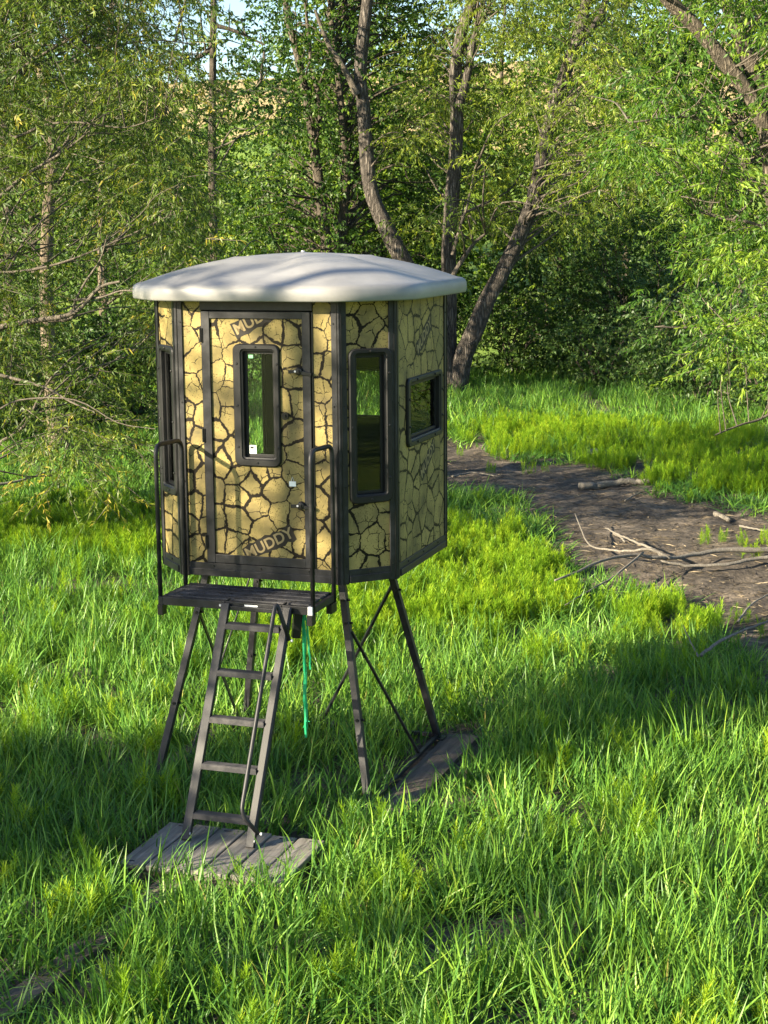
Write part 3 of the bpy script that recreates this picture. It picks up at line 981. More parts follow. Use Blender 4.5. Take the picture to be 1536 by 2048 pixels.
# --- boards on the ground
pal = empty('board_step', to_world(.25, -1.32, 0), YAW, 'weathered grey board step lying in the grass under the ladder feet', 'step')
px0, px1, py0, py1 = -.57, .60, -.40, .345
nb = 6
pw = (px1 - px0) / nb
rr = random.Random(3)
for k in range(nb):
    b = MB()
    l0, l1 = py0 + rr.uniform(-.03, .02), py1 + rr.uniform(-.012, .012)
    b.box((0, (l0 + l1) / 2, 0), (pw - .014, l1 - l0, .036))
    o = b.build('board', M['deck'], pal, bevel=.006)
    o.location = (px0 + pw * (k + .5), 0, .11 + rr.uniform(-.003, .003))
    o.rotation_euler = (0, rr.uniform(-.012, .012), rr.uniform(-.008, .008))
    for y in (l0 + .05, l1 - .05):
        q = MB().tube([(rr.uniform(-.05, .05), y, .0175), (rr.uniform(-.05, .05) * 0, y, .0195)], .006, 6).build('nail', M['ink'], o)
for y in (py0 + .06, 0, py1 - .06):
    MB().box((0, y, .045), (px1 - px0 - .02, .09, .088)).build('joist', M['plank'], pal, bevel=.005)
def ground_plank(name, a, b, w, t, z, label):
    a, b = Vector((*a, 0)), Vector((*b, 0))
    A, B = to_world(a.x, a.y, z), to_world(b.x, b.y, z)
    L = (B - A).length
    ang = math.atan2(B.y - A.y, B.x - A.x) - math.pi / 2
    rr = random.Random(len(label))
    bm = bmesh.new()
    bmesh.ops.create_grid(bm, x_segments=4, y_segments=24, size=.5)
    g = bmesh.ops.extrude_face_region(bm, geom=bm.faces[:])
    for v in [x for x in g['geom'] if isinstance(x, bmesh.types.BMVert)]: v.co.z += 1
    for v in bm.verts:
        e = (abs(v.co.x) > .49)
        v.co = Vector((v.co.x * w + (rr.uniform(-.006, .006) if e else 0), v.co.y * L, v.co.z * t - t + rr.uniform(-.003, .003)))
    bmesh.ops.recalc_face_normals(bm, faces=bm.faces[:])
    me = bpy.data.meshes.new(name)
    bm.to_mesh(me)
    o = link_mesh(name, me, M['plank'], None, False)
    o.location = (A + B) / 2
    o.rotation_euler = (0, 0, ang)
    tag(o, label, 'plank')
ground_plank('skid_plank', (1.0, -.42), (1.03, 1.75), .26, .045, PZ, 'broad muddy plank under the two legs beside the mud flat')
ground_plank('skid_plank', (-.93, -.35), (-.93, 1.75), .24, .045, PZ, 'plank hidden in grass under the legs on the willow side')
ground_plank('walk_plank', (.10, -1.78), (-.02, -3.95), .17, .05, .075, 'narrow dark plank half sunk in the grass leading to the board step')

# ------------------------------------------------------------------ vegetation: leaves, twigs, limbs
def unit(a): return a / np.maximum(np.linalg.norm(a, axis=1, keepdims=True), 1e-9)

def leaf_quads(P, Dr, Ln, Wd, droop=0.25, rnd=None):
    """one kite-shaped leaf per row: P base point, Dr direction"""
    n = len(P)
    Dr = unit(Dr)
    side = unit(np.cross(Dr, RNG.normal(size=(n, 3))))
    nor = np.cross(side, Dr)
    Ln, Wd = Ln[:, None], Wd[:, None]
    mid = P + Dr * Ln * 0.42 + nor * Ln * 0.06
    tip = P + Dr * Ln + np.array([0, 0, -1.0]) * Ln * droop
    V = np.stack([P, mid - side * Wd * .5, tip, mid + side * Wd * .5], 1).reshape(-1, 3)
    r = RNG.random(n) if rnd is None else np.clip(rnd, 0, 1)
    return V, np.repeat(r, 4)

def sprays(C, R, n_twig, n_leaf, tl, ll, lw, droop, spread=0.55, hang=0.6, tint=None):
    """leafy twigs about cluster centres C with radii R -> leaf quads and twig slivers"""
    k = len(C)
    idx = np.repeat(np.arange(k), n_twig)
    n = len(idx)
    off = RNG.normal(size=(n, 3)) * R[idx][:, None] * np.array([spread, spread, spread * .75])
    P0 = C[idx] + off
    d = unit(off + RNG.normal(size=(n, 3)) * R[idx][:, None] * .35 + 1e-6)
    d[:, 2] = d[:, 2] * .5 - hang * RNG.uniform(.2, 1, n)
    d = unit(d)
    T = RNG.uniform(.6, 1.3, n) * tl
    t = (np.arange(n_leaf) + .5) / n_leaf
    tt = np.clip(t[None, :] + RNG.normal(size=(n, n_leaf)) * .04, 0, 1)
    sag = np.array([0, 0, -1.0])[None, None, :] * (tt[..., None] ** 2) * (T[:, None, None] * .35 * hang)
    LP = P0[:, None, :] + d[:, None, :] * (tt * T[:, None])[..., None] + sag
    LD = d[:, None, :] * .8 + RNG.normal(size=(n, n_leaf, 3)) * .62
    LD = LD.reshape(-1, 3)
    LD[:, 2] -= droop
    m = n * n_leaf
    base = (tint[idx] if tint is not None else RNG.random(k)[idx] * .6 + .2)
    rn = np.repeat(base + RNG.normal(size=n) * .12, n_leaf) + RNG.normal(size=m) * .14
    V, r = leaf_quads(LP.reshape(-1, 3), LD, RNG.uniform(.65, 1.25, m) * ll, RNG.uniform(.7, 1.25, m) * lw, .15, rn)
    # twigs as slivers
    e = P0 + d * T[:, None] + np.array([0, 0, -1.0]) * (T[:, None] * .35 * hang)
    s = unit(np.cross(d, RNG.normal(size=(n, 3)))) * .0045
    TV = np.stack([P0 - s, P0 + s, e + s * .4, e - s * .4], 1).reshape(-1, 3)
    return V, r, TV, (P0, idx)

def smooth_path(pts, n):
    """Catmull-Rom through pts"""
    P = [np.array(p, float) for p in pts]
    P = [2 * P[0] - P[1]] + P + [2 * P[-1] - P[-2]]
    out = []
    segs = len(P) - 3
    for i in range(segs):
        a, b, c, d = P[i:i + 4]
        k = max(2, n // segs)
        for q in range(k):
            t = q / k
            out.append(.5 * ((2 * b) + (c - a) * t + (2 * a - 5 * b + 4 * c - d) * t * t + (3 * b - a - 3 * c + d) * t ** 3))
    out.append(P[-2])
    return np.array(out)

def limb_mesh(path, r0, r1, n=10, knob=0.10, flare=0.0):
    m = len(path)
    t = np.linspace(0, 1, m)
    rad = r0 + (r1 - r0) * t ** .8 + flare * np.exp(-t * m / 2.5)
    V, F = [], []
    x = None
    ph = RNG.random(6) * 6.28
    for i in range(m):
        tan = path[min(i + 1, m - 1)] - path[max(i - 1, 0)]
        tan = tan / np.linalg.norm(tan)
        if x is None:
            x = np.cross(tan, [0.3, 1, 0.1]); x /= np.linalg.norm(x)
        x = x - tan * x.dot(tan); x /= np.linalg.norm(x)
        y = np.cross(tan, x)
        for k in range(n):
            a = 2 * math.pi * k / n
            w = 1 + knob * (math.sin(3 * a + ph[0] + i * .22) * .5 + math.sin(5 * a + ph[1] - i * .31) * .35 + math.sin(i * .6 + ph[2]) * .3)
            V.append(path[i] + (x * math.cos(a) + y * math.sin(a)) * rad[i] * w)
    for i in range(m - 1):
        for k in range(n):
            k2 = (k + 1) % n
            F.append((i * n + k, i * n + k2, (i + 1) * n + k2, (i + 1) * n + k))
    return np.array(V), np.array(F)

class Tree:
    def __init__(self, name, label, cat, base, group=None):
        self.root = empty(name, tuple(base), 0, label, cat, group)
        self.b = np.array(base, float)
        self.samples, self.srad = [], []
        self.LV, self.LR, self.TV = [], [], []
        self.BV, self.BF, self.bn = [], [], 0
    def stem(self, pts, r0, r1, mat, n=12, name='trunk', seg=28, flare=0.0, knob=.10, grows=True):
        path = smooth_path(pts, seg)
        V, F = limb_mesh(path, r0, r1, n, knob, flare)
        o = link_mesh(name, np_mesh(name, V - self.b, F), mat, self.root, True)
        if grows: self.samples.append(path)
        self.srad.append(np.linspace(r0, r1, len(path)))
        return path
    def twigline(self, pts, r0, r1, n=5, seg=10):
        path = smooth_path(pts, seg) if len(pts) > 2 else np.array(pts)
        V, F = limb_mesh(path, r0, r1, n, .05)
        self.BV.append(V); self.BF.append(F + self.bn); self.bn += len(V)
        return path
    def grow(self, C, sag=.1, r0=.022, r1=.005, up=.25, skip=.3):
        """one limb from the nearest lower stem point to every cluster centre"""
        S_ = np.concatenate(self.samples)
        for c in C:
            d = np.linalg.norm(S_ - c, axis=1) + np.maximum(0, S_[:, 2] - c[2] + .3) * 1.3
            if RNG.random() < skip: continue
            d = d + RNG.exponential(.55, len(d)) * (.4 + d.min() * .35)
            s = S_[int(np.argmin(d))]
            L = np.linalg.norm(c - s)
            if L < .15: continue
            j = RNG.normal(size=(2, 3)) * L * .07
            p1 = s + (c - s) * .35 + j[0] + np.array([0, 0, L * up * .5])
            p2 = s + (c - s) * .7 + j[1] + np.array([0, 0, L * up * .4])
            k = min(2.2, .5 + L * .35)
            self.twigline([s, p1, p2, c], r0 * k, r1, 5, 9)
    def leaves(self, C, R, n_twig, n_leaf, tl, ll, lw, droop=.3, spread=.55, hang=.6, tint=None):
        V, r, TV, _ = sprays(np.asarray(C), np.asarray(R), n_twig, n_leaf, tl, ll, lw, droop, spread, hang, tint)
        self.LV.append(V); self.LR.append(r); self.TV.append(TV)
    def done(self, leaf_mat, limb_mat, crown='crown'):
        if self.TV:
            TV = np.concatenate(self.TV)
            # twigs: two crossed slivers would double the count; slivers are enough at this distance
            nb = len(TV) // 4
            self.BV.append(TV); self.BF.append(np.arange(nb * 4).reshape(-1, 4) + self.bn); self.bn += len(TV)
        if self.BV:
            o = link_mesh('branchwork', np_mesh('branchwork', np.concatenate(self.BV) - self.b, np.concatenate(self.BF)), limb_mat, self.root, True)
            o['kind'] = 'stuff'
        if self.LV:
            V = np.concatenate(self.LV); r = np.concatenate(self.LR)
            link_mesh(crown, np_mesh(crown, V - self.b, np.arange(len(V)).reshape(-1, 4), {'rnd': r}), leaf_mat, self.root)
        return self.root

def region(n, x0, x1, y0, y1, d0, d1, keep=None):
    """cluster centres whose direction falls in a window of the photo, at depths d0..d1"""
    out = []
    while len(out) < n:
        px, py = RNG.uniform(x0, x1), RNG.uniform(y0, y1)
        d = RNG.uniform(d0, d1)
        if keep is not None and not keep(px, py, d): continue
        out.append(at_depth(px, py, d))
    return np.array(out)
def PX3(lst, d0, d1=None):
    d1 = d0 if d1 is None else d1
    n = len(lst)
    return [at_depth(x, y, d0 + (d1 - d0) * i / max(1, n - 1)) for i, (x, y) in enumerate(lst)]
def gz(x, y): return float(ground_z(np.array([x]), np.array([y]))[0])
def nz(px, py, s, k): return float(vnoise(np.array([px / s]), np.array([py / s]), k)[0])

# ---- willow with olive foliage, its trunk just outside the frame beyond the blind
b = np.array([-7.6, 22.5, 0]); b[2] = gz(*b[:2]) - .05
t = Tree('olive_willow', 'large willow with fine olive leaves and pale limbs reaching toward the blind roof', 'tree', b)
tr = t.stem([b, b + [.3, -.1, 1.6], b + [.1, .1, 3.6], b + [-.3, .2, 6.0], b + [.1, 0, 9.5]], .30, .10, M['bark_willow'], 14, flare=.12)
hub = [b + [.25, -.1, 1.9], b + [.15, .05, 3.0], b + [0, .1, 4.3], b + [-.2, .2, 5.6]]
limbs = [
    ([hub[0], *PX3([(-70, 690), (0, 655), (80, 640), (150, 625), (200, 575), (240, 563)], 19.6, 18.8)], .075, .016),
    (PX3([(80, 640), (140, 638), (150, 605), (170, 565), (200, 520), (215, 470)], 19.5, 19), .035, .008),
    (PX3([(150, 600), (200, 595), (240, 582), (266, 582)], 19.2, 18.6), .022, .008),
    ([hub[0], *PX3([(-60, 735), (0, 750), (90, 775), (140, 803), (190, 825)], 19.2, 18.2)], .045, .008),
    ([hub[0], *PX3([(-60, 930), (0, 885), (50, 850), (80, 790), (105, 752)], 19.5, 19)], .05, .012),
    ([hub[1], *PX3([(-60, 450), (0, 392), (60, 345), (125, 305), (180, 262)], 20.5, 20)], .06, .012),
    ([hub[1], *PX3([(-50, 540), (0, 545), (60, 540), (140, 520), (260, 470), (340, 430)], 21, 20)], .045, .008),
    ([hub[2], *PX3([(-60, 210), (0, 180), (40, 140), (100, 100), (170, 60), (240, 0)], 21, 21)], .06, .014),
    ([hub[2], *PX3([(-60, 90), (0, 95), (110, 90), (200, 96), (300, 80), (400, 90)], 21.5, 21)], .035, .008),
    ([hub[1], *PX3([(-40, 280), (30, 275), (90, 250), (160, 245), (250, 255), (330, 230)], 20.5, 19.5)], .04, .007),
    ([hub[0], *PX3([(-60, 830), (40, 800), (150, 800), (235, 845), (310, 858)], 18.6, 17.6)], .022, .005),
]
for pts, r0, r1 in limbs: t.stem(pts, r0 * .72, r1 * .8, M['limb'], 8, 'limb', 24, 0, .08)
def keep(px, py, d):
    if 355 < px < 600 and -40 < py < 150: return RNG.random() < .08
    if px > 330: 
        if RNG.random() > .75 - (px - 330) / 260: return False
    if py > 720:
        if RNG.random() > (1.0 - (py - 720) / 260) * (.75 if px < 200 else .4): return False
    if 60 < px < 250 and 210 < py < 360 and RNG.random() < .6: return False
    if 55 < px < 150 and 250 < py < 780 and RNG.random() < .7: return False
    return nz(px, py, 70, 5) > .40
C = region(400, -150, 440, -200, 960, 18.7, 25.5, keep)
C = C[C[:, 2] > .55]
t.grow(C, r0=.009, r1=.003, up=.15)
t.leaves(C, np.full(len(C), .36), 14, 22, .46, .085, .019, .35, .55, .45, np.clip(RNG.normal(.45, .18, len(C)), .05, .95))
C = region(28, -60, 310, 830, 1010, 17.0, 19.0, lambda a, b_, c: RNG.random() > (b_ - 800) / 330)
C = C[C[:, 2] > .3]
t.leaves(C, np.full(len(C), .25), 5, 16, .4, .085, .015, .2, .6, .5, np.clip(RNG.normal(.6, .15, len(C)), .05, .95))
t.done(M['leaf_olive'], M['limb'])

# ---- slender trunks behind it
def slender(pxs, d, r0, r1, mat, label, leafmat, creg, n, tw, ll, lw, tint=.4, side=None):
    bx, by = on_ground(pxs[0][0], pxs[0][1])[:2] * 0 + at_depth(pxs[0][0], 447, d)[:2]
    b = np.array([bx, by, gz(bx, by) - .1])
    t = Tree('slender_tree', label, 'tree', b)
    t.stem([b, *PX3(pxs[1:], d)], r0, r1, mat, 10, flare=r0 * .4)
    for sd in (side or []): t.stem(PX3(sd, d), r1 * .9, r1 * .3, mat, 8, 'limb', 16)
    C = region(n, *creg, d - 2.2, d + 2.0, lambda a, b_, c: nz(a, b_, 80, 31) > .3)
    t.grow(C, r0=.022, r1=.006)
    t.leaves(C, np.full(len(C), .5), tw, 14, .5, ll, lw, .25, .6, .3, np.clip(RNG.normal(tint, .18, len(C)), .05, .95))
    t.done(leafmat, M['limb'])
slender([(100, 800), (97, 700), (92, 560), (97, 420), (103, 330), (96, 200), (60, 60), (40, -120)], 30, .15, .07, M['bark_pale'],
        'slender tree with pale bark lit from behind the olive willow', M['leaf_olive'], (-120, 300, -250, 520), 60, 10, .10, .03)
slender([(18, 800), (20, 640), (16, 420), (5, 300), (-10, 100), (-30, -80)], 33, .14, .07, M['bark_dark'],
        'dark slender tree standing beyond the olive willow limbs', M['leaf_broad'], (-220, 160, -200, 640), 60, 10, .11, .05)
slender([(205, 720), (206, 560), (204, 330), (205, 255), (215, 120), (230, -60)], 36, .12, .05, M['bark_pale'],
        'thin pale trunk behind the olive willow foliage', M['leaf_broad'], (90, 420, 170, 640), 75, 10, .11, .05)
slender([(430, 640), (428, 480), (424, 300), (425, 180), (426, 60), (430, -140)], 38, .11, .07, M['bark_dark'],
        'straight slim tree with open branches against the sky', M['leaf_broad'], (340, 560, -60, 520), 48, 7, .11, .055, .25,
        [[(425, 95), (390, 120), (350, 140)], [(426, 50), (470, 62), (530, 90)], [(425, 180), (470, 190), (520, 170)]])

# ---- pair of broad-leaved trees behind the roof
b = np.array([*at_depth(668, 447, 43)[:2], 0]); b[2] = gz(*b[:2]) - .1
t = Tree('broadleaf_tree', 'leafy broad-leaved tree with two dark trunks behind the blind roof', 'tree', b)
t.stem([b + [-.1, 0, 0], *PX3([(655, 520), (642, 400), (628, 290), (612, 190), (595, 110), (575, 30), (560, -100)], 43)], .17, .07, M['bark_dark'], 12)
t.stem([b + [.15, 0, 0], *PX3([(684, 520), (686, 430), (692, 340), (684, 240), (676, 150), (664, 60), (655, -80)], 43.3)], .16, .06, M['bark_dark'], 12)
t.stem(PX3([(628, 290), (640, 230), (622, 120), (612, 20), (600, -90)], 43), .07, .03, M['bark_dark'], 8, 'limb')
def keep(px, py, d):
    if 380 < px < 565 and py < 140: return RNG.random() < .04
    if 480 < px < 570 and 120 < py < 310: return RNG.random() < .35
    if 560 < px < 720 and 300 < py < 400: return RNG.random() < .5
    if 690 < px < 960 and d < 43.5: return False
    return nz(px, py, 85, 9) > .27
C = region(380, 470, 960, -260, 540, 40.5, 47.5, keep)
t.grow(C, r0=.024, r1=.006)
t.leaves(C, np.full(len(C), .55), 11, 14, .5, .105, .062, .35, .62, .25, np.clip(RNG.normal(.42, .2, len(C)), .02, .98))
t.done(M['leaf_broad'], M['bark_dark'])

# ---- the three-stemmed willow
by = 41.0
b = np.array([*at_depth(898, 447, by)[:2], 0]); b[2] = gz(*b[:2]) - .15
t = Tree('ridged_willow', 'old willow with three ridged leaning stems rising from one base behind the blind', 'tree', b)
t.stem([b + [0, 0, 0], *PX3([(880, 690), (850, 600), (800, 510), (765, 440), (742, 380), (733, 300), (728, 220), (720, 150), (726, 70), (736, -20), (742, -160)], by)], .25, .13, M['bark_willow'], 16, flare=.1, seg=48)
t.stem([b + [.05, 0, 0], *PX3([(897, 690), (897, 600), (897, 500), (903, 400), (912, 300), (914, 220), (912, 140), (925, 60), (955, -30), (960, -160)], by + .3)], .22, .13, M['bark_willow'], 16, flare=.1, seg=44)
t.stem([b + [.1, 0, .1], *PX3([(925, 715), (950, 660), (975, 600), (1010, 535), (1040, 470), (1066, 400), (1083, 320), (1096, 255), (1115, 190), (1140, 120), (1165, 40), (1185, -60), (1200, -180)], by)], .25, .12, M['bark_willow'], 16, flare=.12, seg=52)
t.stem(PX3([(714, 190), (700, 160), (678, 120), (660, 95), (645, 60), (630, 20)], by - .2), .10, .04, M['limb'], 8, 'limb')
t.stem(PX3([(917, 215), (930, 170), (942, 110), (950, 70), (965, 20)], by), .12, .07, M['bark_willow'], 10, 'limb')
t.stem(PX3([(1150, 95), (1180, 60), (1205, 20), (1215, -40)], by), .12, .06, M['bark_willow'], 10, 'limb')
t.stem(PX3([(900, 560), (925, 520), (950, 485), (978, 462)], by - .4), .07, .03, M['limb'], 8, 'limb')
t.stem(PX3([(905, 510), (925, 440), (935, 410), (948, 345)], by), .05, .02, M['limb'], 8, 'limb')
t.stem(PX3([(940, 690), (955, 680), (962, 665)], by - .3), .05, .02, M['bark_willow'], 8, 'limb')
def keep(px, py, d):
    if d < by - .2 and (700 < px < 800 or 880 < px < 935): return RNG.random() < (.08 if py > 60 else .4)
    if d < by and 930 < px < 1110 and py > 250: return RNG.random() < .12
    if 955 < px < 1130 and 120 < py < 330: return RNG.random() < .4
    return nz(px, py, 90, 14) > .25
C = region(330, 800, 1290, -280, 470, 37.5, 45, keep)
t.grow(C, r0=.022, r1=.005)
t.leaves(C, np.full(len(C), .5), 11, 18, .6, .12, .026, .4, .6, .5, np.clip(RNG.normal(.55, .2, len(C)), .05, .98))
t.done(M['leaf_willow'], M['limb'])

# ---- willow at the edge of the mud flat, stem entering the frame from the side
b = np.array([6.2, 22.0, 0]); b[2] = gz(*b[:2]) - .1
t = Tree('fresh_willow', 'bright green willow with thick dark leaning stem hanging over the mud flat', 'tree', b)
t.stem([b, *PX3([(1610, 800), (1575, 600), (1548, 400), (1535, 280), (1505, 200), (1450, 125), (1395, 55), (1330, -10), (1270, -120)], 21.5)], .125, .085, M['bark_dark'], 16, flare=.12, seg=48)
t.stem(PX3([(1538, 300), (1530, 210), (1505, 140), (1475, 60), (1450, -10), (1440, -140)], 21.6), .12, .08, M['bark_dark'], 12, 'limb', 24)
t.stem(PX3([(1545, 620), (1460, 655), (1380, 656), (1310, 654)], 21, 20.5), .03, .01, M['limb'], 8, 'limb')
t.stem(PX3([(1560, 470), (1500, 445), (1440, 436), (1395, 422)], 20.5), .028, .01, M['limb'], 8, 'limb')
t.stem(PX3([(1260, 245), (1235, 210), (1215, 200), (1180, 192)], 21), .014, .005, M['dead'], 6, 'limb', grows=False)
t.stem(PX3([(1536, 330), (1460, 270), (1380, 235), (1260, 245)], 21.2, 21), .03, .012, M['limb'], 8, 'limb')
t.stem(PX3([(1600, 770), (1536, 830), (1480, 850), (1430, 870)], 19.5, 18.8), .024, .008, M['limb'], 8, 'limb')
def keep(px, py, d):
    left = 1225 if py < 330 else 1270 + max(0, 70 * math.sin(py / 55.0)) + (max(0, py - 560) * .55)
    if px < left: return False
    if py > 700 and px < 1400: return RNG.random() < .12
    if 1290 < px < 1540 and -40 < py < 330 and abs((px - 1335) - (py * .95)) < 120 and d < 22: return RNG.random() < .03
    if 1240 < px < 1360 and 400 < py < 520: return RNG.random() < .5
    return nz(px, py, 75, 19) > .42
C = region(360, 1150, 1900, -330, 660, 18.6, 24.5, keep)
C2 = region(30, 1300, 1850, 600, 800, 18.0, 21.0, lambda a, b_, c: a > 1330 + (b_ - 600) * .9 and RNG.random() < .8)
C = np.concatenate([C, C2[C2[:, 2] > .4]])
t.grow(C, r0=.009, r1=.003, up=.1)
t.leaves(C, np.full(len(C), .33), 12, 21, .32, .085, .022, .45, .6, .42, np.clip(RNG.normal(.55, .2, len(C)), .05, .98))
t.done(M['leaf_fresh'], M['limb'])

# ---- understorey shrubs along the tree line
def shrub(label, px, d, h, r, n, leafmat, tw=9, nl=14, ll=.09, lw=.05, tint=.4, hang=.25):
    x, y = at_depth(px, 447, d)[:2]
    b = np.array([x, y, gz(x, y) - .05])
    t = Tree('understorey_shrub', label, 'shrub', b, None)
    for k in range(5):
        a = RNG.uniform(0, 6.28)
        q = b + np.array([math.cos(a) * r * .55, math.sin(a) * r * .4, h * RNG.uniform(.6, .9)])
        t.stem([b + [math.cos(a) * .12, math.sin(a) * .12, 0], b + (q - b) * .5 + RNG.normal(size=3) * .12, q], .045, .012, M['bark_dark'], 7, 'stem', 12)
    u = unit(RNG.normal(size=(n, 3)))
    rad = RNG.uniform(.35, 1.0, n) ** .5
    C = b + np.array([0, 0, h * .52]) + u * rad[:, None] * np.array([r, r * .8, h * .5]) + RNG.normal(size=(n, 3)) * .12
    C = C[C[:, 2] > b[2] + .12]
    t.grow(C, r0=.012, r1=.004)
    t.leaves(C, np.full(len(C), .34), tw, nl, .36, ll, lw, .3, .6, hang, np.clip(RNG.normal(tint, .2, len(C)), .02, .98))
    t.done(leafmat, M['bark_dark'])
shrub('tall dark glossy shrub behind the leaning willow stem', 1130, 47, 5.2, 2.3, 150, M['leaf_dark'], 11, 14, .10, .06, .45)
shrub('dense dark shrub between the leaning willow stem and the fresh willow', 1290, 44.5, 4.4, 2.2, 130, M['leaf_dark'], 11, 14, .10, .055, .35)
shrub('low shaded shrub at the foot of the leaning willow stem', 1030, 44, 2.4, 1.6, 70, M['leaf_broad'], 10, 14, .09, .05, .35)
shrub('shaded bush at the back of the grass clearing', 1205, 42, 1.9, 1.5, 60, M['leaf_dark'], 10, 14, .09, .05, .5)
shrub('dark bush under the fresh willow at the clearing edge', 1420, 38, 2.6, 1.8, 80, M['leaf_dark'], 10, 14, .09, .05, .4)
shrub('dark bush beyond the hanging tips of the fresh willow', 1560, 35, 2.8, 1.8, 80, M['leaf_dark'], 10, 14, .09, .05, .4)
shrub('dark thicket behind the olive willow near the blind', 270, 34, 2.6, 1.8, 100, M['leaf_dark'], 11, 14, .09, .045, .35)
shrub('shaded thicket at the foot of the pale slender trunk', 120, 34, 2.4, 1.7, 90, M['leaf_dark'], 11, 14, .09, .045, .35)
shrub('dark thicket at the foot of the dark slender trunk', -40, 32, 2.6, 1.7, 90, M['leaf_dark'], 11, 14, .09, .045, .4)
shrub('leafy bush beyond the thin pale trunk', 400, 40, 3.6, 1.9, 110, M['leaf_broad'], 10, 14, .10, .055, .45)
shrub('leafy bush between the broad-leaved tree and the three-stemmed willow', 800, 45, 5.0, 2.2, 140, M['leaf_broad'], 10, 14, .10, .06, .5)
shrub('leafy bush behind the blind roof below the broad-leaved tree', 600, 44, 3.2, 2.0, 110, M['leaf_broad'], 10, 14, .10, .06, .45)

# ---- wood farther back
def far_tree(label, px, d, h, r, n, leafmat, tint=.5, z0=.3):
    x, y = at_depth(px, 447, d)[:2]
    b = np.array([x, y, gz(x, y) - .1])
    t = Tree('background_tree', label, 'tree', b)
    t.stem([b, b + [.1, 0, h * .35], b + [-.15, 0, h * .7], b + [0, 0, h * .95]], .16, .04, M['bark_dark'], 8)
    u = unit(RNG.normal(size=(n, 3)))
    rad = RNG.uniform(.2, 1.0, n) ** .45
    C = b + np.array([0, 0, h * (z0 + (1 - z0) * .5)]) + u * rad[:, None] * np.array([r, r, h * (1 - z0) * .52])
    t.grow(C, r0=.03, r1=.008)
    t.leaves(C, np.full(len(C), .75), 12, 10, .6, .17, .11, .3, .6, .25, np.clip(RNG.normal(tint, .2, len(C)), .02, .98))
    t.done(leafmat, M['bark_dark'])
far_tree('round green tree seen between olive willow and slim tree', 300, 62, 7.6, 3.2, 100, M['leaf_broad'], .5, .12)
far_tree('dark green tree far behind the olive willow', 60, 60, 11, 3.6, 120, M['leaf_broad'], .35, .1)
far_tree('dark far tree behind the broad-leaved pair', 780, 66, 13, 3.4, 120, M['leaf_broad'], .45, .1)
far_tree('green far tree behind the stems of the three-stemmed willow', 900, 60, 9, 2.4, 80, M['leaf_broad'], .6, .1)
far_tree('tall far tree behind the dark glossy shrub', 1250, 58, 13, 3.4, 130, M['leaf_broad'], .35, .1)
far_tree('tall far tree behind the fresh willow crown', 1480, 56, 13, 3.6, 130, M['leaf_broad'], .4, .1)
far_tree('tall green tree closing the gap between the willow stems and the far hill', 1010, 64, 12.5, 2.6, 95, M['leaf_willow'], .6, .1)
far_tree('broad far tree behind the leaning willow stem and glossy shrub', 1120, 70, 13, 3.0, 90, M['leaf_fresh'], .5, .1)
far_tree('tall pale green tree behind the stem of the fresh willow', 1370, 62, 14, 3.2, 130, M['leaf_willow'], .6, .1)
far_tree('far tree filling the view left of the broad-leaved pair', 690, 60, 12, 2.6, 110, M['leaf_broad'], .6, .1)
far_tree('far tree behind the slim open tree, below the skyline', 400, 72, 8.2, 2.6, 85, M['leaf_fresh'], .45, .1)
far_tree('far tree behind the pale slender trunk', 170, 66, 12, 3.2, 110, M['leaf_broad'], .45, .1)
far_tree('low green tree at the foot of the hill behind the blind', 560, 75, 4.6, 2.6, 80, M['leaf_fresh'], .6, .08)

# ---- trees outside the frame on the sunny side: their shadows cross the meadow
def shade_tree(label, x, y, h, lobes):
    """lobes: (dy, z, ry, rz, clusters, twigs)"""
    b = np.array([x, y, gz(x, y) - .1])
    t = Tree('meadow_tree', label, 'tree', b)
    t.stem([b, b + [.2, .1, h * .3], b + [-.1, .2, h * .6], b + [.1, 0, h * .95]], .2, .05, M['bark_willow'], 10, flare=.1)
    for k in range(5):
        z = h * RNG.uniform(.4, .8)
        t.stem([b + [0, .1, z], b + [RNG.uniform(-.6, .6), RNG.uniform(-1, 1), z + .5], b + [RNG.uniform(-1.2, 1.2), RNG.uniform(-2, 2), z + RNG.uniform(.6, 1.6)]], .06, .02, M['limb'], 7, 'limb', 12)
    for (dy, z, ry, rz, n, tw) in lobes:
        u = unit(RNG.normal(size=(n, 3)))
        rad = RNG.uniform(.05, 1.0, n) ** .45
        C = b + np.array([0, dy, z]) + u * rad[:, None] * np.array([1.5, ry, rz])
        t.grow(C, r0=.022, r1=.006, skip=.1)
        t.leaves(C, np.full(len(C), .30), tw, 16, .42, .11, .028, .4, .55, .5)
    t.done(M['leaf_willow'], M['limb'])
SHADE = [
    ('open willow outside the frame on the sunny side, shading the ladder and door', -11.5, 5.2, 10.6, [(.9, 4.4, 1.3, .8, 44, 24), (.3, 7.0, 1.6, 1.9, 24, 20), (.7, 9.0, 1.3, .6, 5, 6)]),
    ('willow outside the frame on the sunny side, shading the grass beyond the blind', -11.5, 18.0, 8.0, [(0, 4.6, 1.9, 1.6, 50, 18)]),
    ('thin young willow outside the frame, beside the meadow in front of the blind', -12.5, 1.8, 7.2, [(.4, 5.6, .7, .7, 6, 18)]),
]
SHADE += [
    ('dense willow behind the photographer on the mud flat side, mirrored in the tall window', 12.0, -1.0, 9.5, [(0, 4.2, 2.4, 3.6, 120, 18)]),
    ('second dense willow behind the photographer, beyond the mirrored one', 9.0, -5.5, 9.0, [(0, 4.0, 2.4, 3.6, 110, 18)]),
    ('bushy willow off the end of the mud flat, outside the frame', 14.5, 4.5, 8.0, [(0, 3.8, 2.2, 3.2, 100, 18)]),
]
for a in SHADE: shade_tree(*a)

